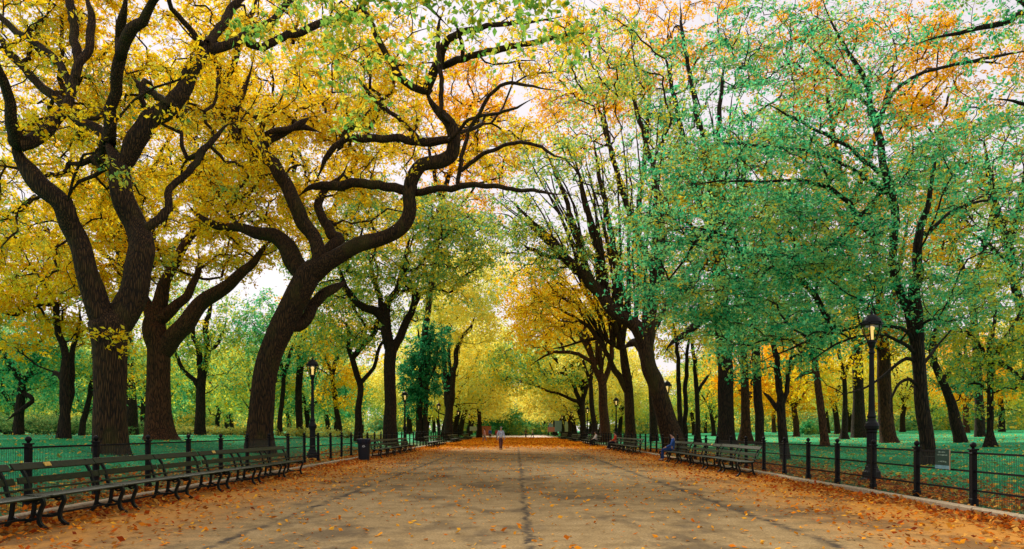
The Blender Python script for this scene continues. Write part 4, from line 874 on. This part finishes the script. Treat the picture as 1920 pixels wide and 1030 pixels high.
# ------------------------------------------------------------------ people
M_SKIN = paint('skin', (.46,.27,.19), .6)
def skin_obj(name, verts, edges, radii, mat, parent):
    me = bpy.data.meshes.new(name); me.from_pydata(verts, edges, []); me.materials.append(mat)
    o = link(name, me, parent); md = o.modifiers.new('skin', 'SKIN'); md.use_smooth_shade = True
    for i, r in enumerate(radii):
        v = me.skin_vertices[0].data[i]; v.radius = (r if hasattr(r, '__len__') else (r, r)); v.use_root = (i == 0)
    sb = o.modifiers.new('subdivision', 'SUBSURF'); sb.levels = sb.render_levels = 2
    return o
def person(label, loc, rz, J, top, trouser, hairc, long_hair=False, shoe=(.02,.02,.025), group=None):
    root = thing('person', label, 'person', loc, rz, group)
    V = []; E = []; R = []
    def add(p, r, par=None):
        V.append(tuple(p)); R.append(r)
        if par is not None: E.append((par, len(V)-1))
        return len(V)-1
    v = lambda k: Vector(J[k])
    pel = add(v('pelvis'), (.15,.105)); wa = add(v('waist'), (.13,.095), pel); ch = add(v('chest'), (.155,.11), wa); nk = add(v('neck'), .055, ch)
    up = (v('head')-v('neck')).normalized(); fw = Vector(J.get('face', (0,1,0)))
    h1 = add(v('head')-up*.06+fw*.015, (.068,.08), nk); h2 = add(v('head')+up*.02, (.080,.098), h1); add(v('head')+up*.10-fw*.005, (.055,.065), h2)
    add(v('head')-up*.015+fw*.108, (.012,.012), h2)
    ids = {}
    for s in 'lr':
        sh = add(v('sh'+s), .055, ch); el = add(v('el'+s), .042, sh); wr = add(v('wr'+s), .03, el)
        d = (v('wr'+s)-v('el'+s)).normalized(); lat = d.cross(Vector((0,1,.2))).normalized(); pm = add(v('wr'+s)+d*.075, (.036,.02), wr)
        for k in range(4):
            a = add(v('wr'+s)+d*.125+lat*(k-1.5)*.02, .010, pm); add(v('wr'+s)+d*(.16+(.012 if k in (1,2) else 0))+lat*(k-1.5)*.021+Vector((0,.012,0)), .009, a)
        a = add(v('wr'+s)+d*.055+lat*-.05, .011, wr); add(v('wr'+s)+d*.10+lat*-.062, .010, a)
        hp = add(v('hip'+s), .09, pel); kn = add(v('kn'+s), .058, hp); an = add(v('an'+s), .042, kn); add(v('toe'+s), (.04,.03), an)
    skin_obj('body', V, E, R, M_SKIN, root)
    mt = paint('cloth', top, .9, .2); mb = paint('trousers', trouser, .9, .2); mh = paint('hair', hairc, .6); mso = paint('shoes', shoe, .6)
    def shell(name, chains, mat):
        V, E, R = [], [], []
        for ch_ in chains:
            prev = None
            for p, r, key in ch_:
                hit = next((i for i, q in enumerate(V) if (Vector(q)-Vector(p)).length < 1e-4), None)
                if hit is None: V.append(tuple(p)); R.append(r); hit = len(V)-1
                if prev is not None: E.append((prev, hit))
                prev = hit
        return skin_obj(name, V, E, R, mat, root)
    c = v('chest'); w_ = v('waist'); p_ = v('pelvis')
    shell('jacket', [[(w_, (.15,.115), 0), (c, (.175,.13), 0), (c.lerp(v('neck'), .7), .075, 0)], [(w_, 0, 0), (p_.lerp(w_, .15), (.165,.125), 0)]]+[[(c, 0, 0), (v('sh'+s), .07, 0), (v('el'+s), .056, 0), (v('wr'+s), .044, 0)] for s in 'lr'], mt)
    shell('trousers', [[(p_.lerp(w_, .35), (.145,.105), 0), (p_, (.155,.115), 0)]]+[[(p_, 0, 0), (v('hip'+s), .10, 0), (v('kn'+s), .072, 0), (v('an'+s), .058, 0)] for s in 'lr'], mb)
    for s in 'lr': skin_obj('shoe', [tuple(v('an'+s)+Vector((0,-.03,-.03))), tuple(v('toe'+s)+Vector((0,.02,0)))], [(0,1)], [.05,(.048,.036)], mso, root)
    hv = [tuple(v('head')+up*.045-fw*.035), tuple(v('head')+up*.115-fw*.015)]; he = [(0,1)]; hr = [(.088,.085),(.062,.07)]
    hv.append(tuple(v('head')-up*.04-fw*.07)); he.append((0,2)); hr.append((.07,.05))
    if long_hair: hv.append(tuple(v('head')-up*.22-fw*.08)); he.append((2,3)); hr.append((.075,.04))
    skin_obj('hair', hv, he, hr, mh, root)
    return root
def walk(st=.22, lean=.02, sw=.16):
    J = dict(pelvis=(0,0,.94), waist=(0,.01,1.10), chest=(0,.015+lean,1.34), neck=(0,.02+lean,1.50), head=(0,.045+lean,1.62))
    for s, k in (('l',-1),('r',1)):
        J['sh'+s] = (k*.185,lean,1.42); J['el'+s] = (k*.235,-k*sw*.4,1.14); J['wr'+s] = (k*.235,-k*sw+.08,.90)
        J['hip'+s] = (k*.09,0,.88); J['kn'+s] = (k*.095,k*st*.55+.04,.49); J['an'+s] = (k*.095,k*st,.085); J['toe'+s] = (k*.105,k*st+.15,.045)
    return J
def sit(hands=.58, spread=.11, lean=0.0):
    J = dict(pelvis=(0,.16,.60), waist=(0,.12+lean*.3,.75), chest=(0,.09+lean,.98), neck=(0,.10+lean,1.14), head=(0,.14+lean,1.26))
    for s, k in (('l',-1),('r',1)):
        J['sh'+s] = (k*.185,.09+lean,1.06); J['el'+s] = (k*.25,.18+lean,.80); J['wr'+s] = (k*.11,.42+lean*.5,.69)
        J['hip'+s] = (k*.10,.20,.585); J['kn'+s] = (k*spread,.60,.575); J['an'+s] = (k*(spread+.02),.60+.04*k,.10); J['toe'+s] = (k*(spread+.04),.75+.04*k,.045)
    return J
JEAN = (.02,.05,.16)
person('seated person in blue jacket and jeans at the far end of the near right benches', (7.66, 36.0, 0), math.pi/2-.25, sit(), (.045,.11,.36), JEAN, (.02,.014,.01))
person('standing person in pale blue top and dark trousers in the middle of the walk', (P(939,843,57)[0], 57, 0), math.pi+.2, walk(), (.45,.52,.68), (.10,.05,.055), (.05,.03,.02))
person('walking person in red coat beside a blue-clothed companion, far down the walk', (P(932,820,112)[0], 112, 0), .3, walk(.26), (.50,.04,.05), (.30,.22,.22), (.03,.02,.015), True)
person('walking person in blue top left of the red coat, far down the walk', (P(919,820,116)[0], 116, 0), math.pi-.2, walk(.2), (.05,.12,.40), (.02,.02,.03), (.02,.015,.01))
person('far person in pale blue shirt crossing at the end of the walk', (P(998,815,140)[0], 140, 0), -1.5, walk(.28), (.42,.50,.66), (.04,.06,.14), (.04,.03,.02))
person('seated person in white top on the third right row of benches', (7.66, 70.4, 0), math.pi/2+.1, sit(lean=.06), (.70,.70,.70), (.02,.02,.025), (.03,.02,.015), True)
person('seated person in red jacket on the second right row of benches', (7.66, 57.0, 0), math.pi/2, sit(), (.55,.07,.03), (.02,.02,.03), (.03,.02,.012))

person('walking person in pale pink top left of the lone standing walker', (P(909,829,96)[0], 96, 0), math.pi/2, walk(.24), (.55,.30,.30), (.25,.20,.20), (.03,.02,.015), True)
person('far person in dark coat standing near the end hedge right of centre', (P(986,814,150)[0], 150, 0), .4, walk(.1), (.03,.03,.04), (.03,.03,.05), (.02,.02,.02))
# ------------------------------------------------------------------ shrubs and planting
def shrub(label, x, y, r, h, n, m, L, mat=None, cat='shrub', name='shrub', seed=0, group=None):
    rg = np.random.default_rng(900+seed); z = float(terrain(x, y)); root = thing(name, label, cat, (x, y, z), 0, group)
    d = norm(rg.normal(size=(n, 3))); d[:, 2] = np.abs(d[:, 2]); c = d*rg.uniform(.45,1,(n,1))*np.array([r, r*.8, h*.85])+np.array([0,0,.12*h])
    V, _ = leaves(c, d, rg, m, L, L*3.2, .1, .7)
    V[:, 2] = np.maximum(V[:, 2], .02)
    t = Tubes()
    for i in range(0, n, max(1, n//26)): t.tube(catmull(np.vstack([[c[i][0]*.15, c[i][1]*.15, -.1], c[i]*.55+[0,0,.1], c[i]]), .2), np.linspace(.03,.008,len(catmull(np.vstack([[c[i][0]*.15, c[i][1]*.15, -.1], c[i]*.55+[0,0,.1], c[i]]), .2))), 4)
    t.build('stems', BARK_D, root); mesh_np('foliage', V, np.arange(len(V)).reshape(-1,4), mat or L_SHR, False, root); return root
GS = 'rounded shrubs of the left hedge'
for i, (px, Y, r, h) in enumerate(((-40,55,2.6,1.7),(20,54,2.4,1.6),(75,56,2.3,1.5),(120,55,2.0,1.35),(160,58,2.0,1.3),(192,60,1.9,1.3),(238,64,1.6,1.3))):
    shrub(['shrub of the left hedge, cut by the picture edge','grey-green hedge shrub next to the left picture edge','rounded hedge shrub left of the double-stemmed tree','hedge shrub right behind the double-stemmed tree','hedge shrub just left of the massive elm','hedge shrub half hidden by the massive elm trunk','shrub seen between massive elm and brown elm'][i], P(px,800,Y)[0], Y, r, h, 90, 60, .15, seed=i, group=GS)
GP = 'low plants in the strip at the lawn edge'
for i, px in enumerate((330,352,378,402,430,455,535,560,585,612,650,690,712)):
    Y = 66+i*.7+random.uniform(-1,1)
    shrub('low pale plant in the planting strip behind the left lawn', P(px,805,Y)[0], Y, random.uniform(.9,1.4), random.uniform(.55,.9), 26, 40, .16, leaf_mat('strip_leaves', [(.25,.42,.14),(.45,.52,.18),(.60,.58,.12),(.70,.45,.04)], trans=.3) if i == 0 else bpy.data.materials['strip_leaves'], 'plant', 'low_plant', 30+i, GP)
shrub('dark evergreen shrub at the far end of the walk, left one', P(935,806,232)[0], 232, 7.5, 5.0, 120, 60, .7, L_FGR, seed=60)
shrub('dark evergreen shrub at the far end of the walk, right one', P(985,806,236)[0], 236, 8.0, 4.6, 120, 60, .7, L_FGR, seed=61)
shrub('round green tree-like shrub above the walk end hedge', P(950,790,215)[0], 215, 7.0, 8.5, 130, 60, .6, L_FGR, seed=62)
shrub('clipped dark shrub far back on the right lawn', P(1517,800,105)[0], 105, 1.6, 2.0, 60, 50, .25, L_FGR, seed=63)
# far woodland that reads as one mass, closing the view all round
rg = np.random.default_rng(77); n = 5200
ang = rg.uniform(-.86, .86, n); rad = rg.uniform(225, 330, n); x = np.sin(ang)*rad; y = np.cos(ang)*rad; hh = 15+5*np.sin(ang*23)+3*np.sin(ang*57+1)
c = np.stack([x, y, terrain(x, y)+hh*rg.uniform(0,1,n)**.9], -1); c = c[(np.abs(x) > 9)|(y > 262)]
n2 = 5000; a2 = rg.uniform(-.86,.86,n2); r2 = rg.uniform(165,225,n2); x2 = np.sin(a2)*r2; y2 = np.cos(a2)*r2
c2 = np.stack([x2, y2, terrain(x2,y2)+(4.5+2*np.sin(a2*41))*rg.uniform(0,1,n2)**1.3], -1)[np.abs(x2) > 26]
c = np.vstack([c, c2])
V, _ = leaves(c, norm(rg.normal(size=c.shape)), rg, 45, .85, 3.0, .1, .4)
tag(mesh_np('far_woods', V, np.arange(len(V)).reshape(-1,4), leaf_mat('far_wood_leaves', [(.85,.55,.03),(.80,.66,.10),(.45,.50,.10),(.16,.36,.12),(.06,.24,.10)], second=[(.05,.22,.10),(.12,.34,.16),(.30,.42,.12)], sec_thr=.52, scale=.05), False), kind='stuff')

# ------------------------------------------------------------------ fallen leaves and grass
def flat_leaves(name, x, y, z, L, mat, curl=.55, seed=1):
    rg = np.random.default_rng(seed); q = len(x); a = rg.uniform(0, 6.283, q); sz = L*rg.choice([.5,.7,.85,1,1.2,1.5], q)
    d = np.stack([np.cos(a), np.sin(a), rg.normal(size=q)*curl*.6], -1); e = np.stack([-np.sin(a), np.cos(a), rg.normal(size=q)*curl], -1)
    p = np.stack([x, y, z], -1); d = norm(d)*sz[:,None]*.5; e = norm(e)*sz[:,None]*.5*rg.uniform(.45,.8,q)[:,None]; up = np.array([0,0,1])*sz[:,None]*.12
    V = np.stack([p-d+up*.6, p+e-d*.1+up*rg.uniform(0,1,(q,1)), p+d+up*rg.uniform(0,1.2,(q,1)), p-e-d*.1], 1)
    lift = np.minimum(V[:,:,2].min(1)-(z-.004), 0); V[:,:,2] -= lift[:,None]
    return tag(mesh_np(name, V.reshape(-1,3), np.arange(q*4).reshape(-1,4), mat, False), kind='stuff')
rg = np.random.default_rng(5)
xs_, ys_ = [], []
def drift(n, xc, xs, y0, y1, power=1.0):
    yy = y0+(y1-y0)*rg.uniform(0,1,n)**power; xx = xc+rg.normal(size=n)*xs; k = np.sin(xx*1.9+yy*.7)*np.sin(yy*1.3-xx*.6)+rg.normal(size=n)*.7 > -.55; xs_.append(xx[k]); ys_.append(yy[k])
drift(21000, -7.95, .5, 7, 62, 1.3); drift(11000, -9.7, .9, 7, 50); drift(12000, 7.75, .33, 7, 66, 1.2); drift(26000, 9.7, 1.1, 8, 55); drift(3500, -6.2, .8, 8, 60, 1.2); drift(3500, 6.5, .9, 9, 60, 1.2)
x = np.concatenate(xs_); y = np.concatenate(ys_); k = (np.abs(x) < 14) & ~((np.abs(x) > 8.02) & (np.abs(x) < 8.27)); x, y = x[k], y[k]
flat_leaves('fallen_leaves', x, y, terrain(x, y)+.012+rg.uniform(0,.03,len(x))+.05*(np.abs(x) > 8.3), .09, L_LIT, seed=11)
nk = 11000; sk = np.where(rg.random(nk) < .5, -1, 1); xk = sk*(8.03-np.abs(rg.normal(size=nk))*.16); yk = 8+60*rg.uniform(0,1,nk)**1.3
flat_leaves('leaf_drift', xk, yk, .012+np.clip(.10-(8.03-np.abs(xk))*.35, 0, .10)*rg.uniform(0,1,nk)*(.5+.5*np.sin(yk*1.7)), .085, L_LIT, curl=.8, seed=15)
n = 26000; x = rg.uniform(-7.9,7.9,n); y = 4+66*rg.uniform(0,1,n)**1.1
k = rg.uniform(0,1,n) < .30+.70*(np.abs(x)/7.9)**2.5; x, y = x[k], y[k]
flat_leaves('scattered_leaves', x, y, .008+0*x, .075, L_LIT2, seed=12)
n = 52000; x = rg.uniform(-8,8,n); y = 55+95*rg.uniform(0,1,n)**.8; k = rg.uniform(0,1,n) < np.clip((y-50-12*(1-(x/8)**2)+rg.normal(size=n)*5)/22, 0, 1)*np.clip((158-y)/20, 0, 1); x, y = x[k], y[k]
flat_leaves('leaf_carpet', x, y, .01+0*x, .20, L_LIT2, curl=.5, seed=13)
n = 13000; sgn = np.where(rg.random(n) < .3, -1, 1); x = sgn*(9+40*rg.uniform(0,1,n)**1.8); y = np.abs(x)*1.35+60*rg.uniform(0,1,n)**1.3
flat_leaves('lawn_leaves', x, y, terrain(x, y)+.02, .13, leaf_mat('lawn_leaf_litter', [(.62,.42,.05),(.70,.50,.06),(.50,.25,.03),(.45,.42,.08)], trans=.1), seed=14)
n = 120000; sgn = np.where(rg.random(n) < .5, -1, 1); x = sgn*(8.35+15*rg.uniform(0,1,n)**1.7); y = np.maximum(8, np.abs(x)*1.3)+34*rg.uniform(0,1,n)**1.2
kp = rg.uniform(0,1,n) < np.clip((np.abs(x)-8.6)/3.0, .18, 1); x, y = x[kp], y[kp]; n = len(x)
h = rg.uniform(.04,.10,n); a = rg.uniform(0,6.28,n); z = terrain(x, y); wv = .008
V = np.stack([np.stack([x-np.cos(a)*wv, y-np.sin(a)*wv, z-.01], -1), np.stack([x+np.cos(a)*wv, y+np.sin(a)*wv, z-.01], -1), np.stack([x+rg.normal(size=n)*.03, y+rg.normal(size=n)*.03, z+h], -1)], 1).reshape(-1,3)
tag(mesh_np('grass', V, np.arange(n*3).reshape(-1,3), leaf_mat('grass_blades', [(.015,.26,.11),(.04,.40,.175),(.13,.48,.16)], trans=.4), False, k=3), kind='stuff')
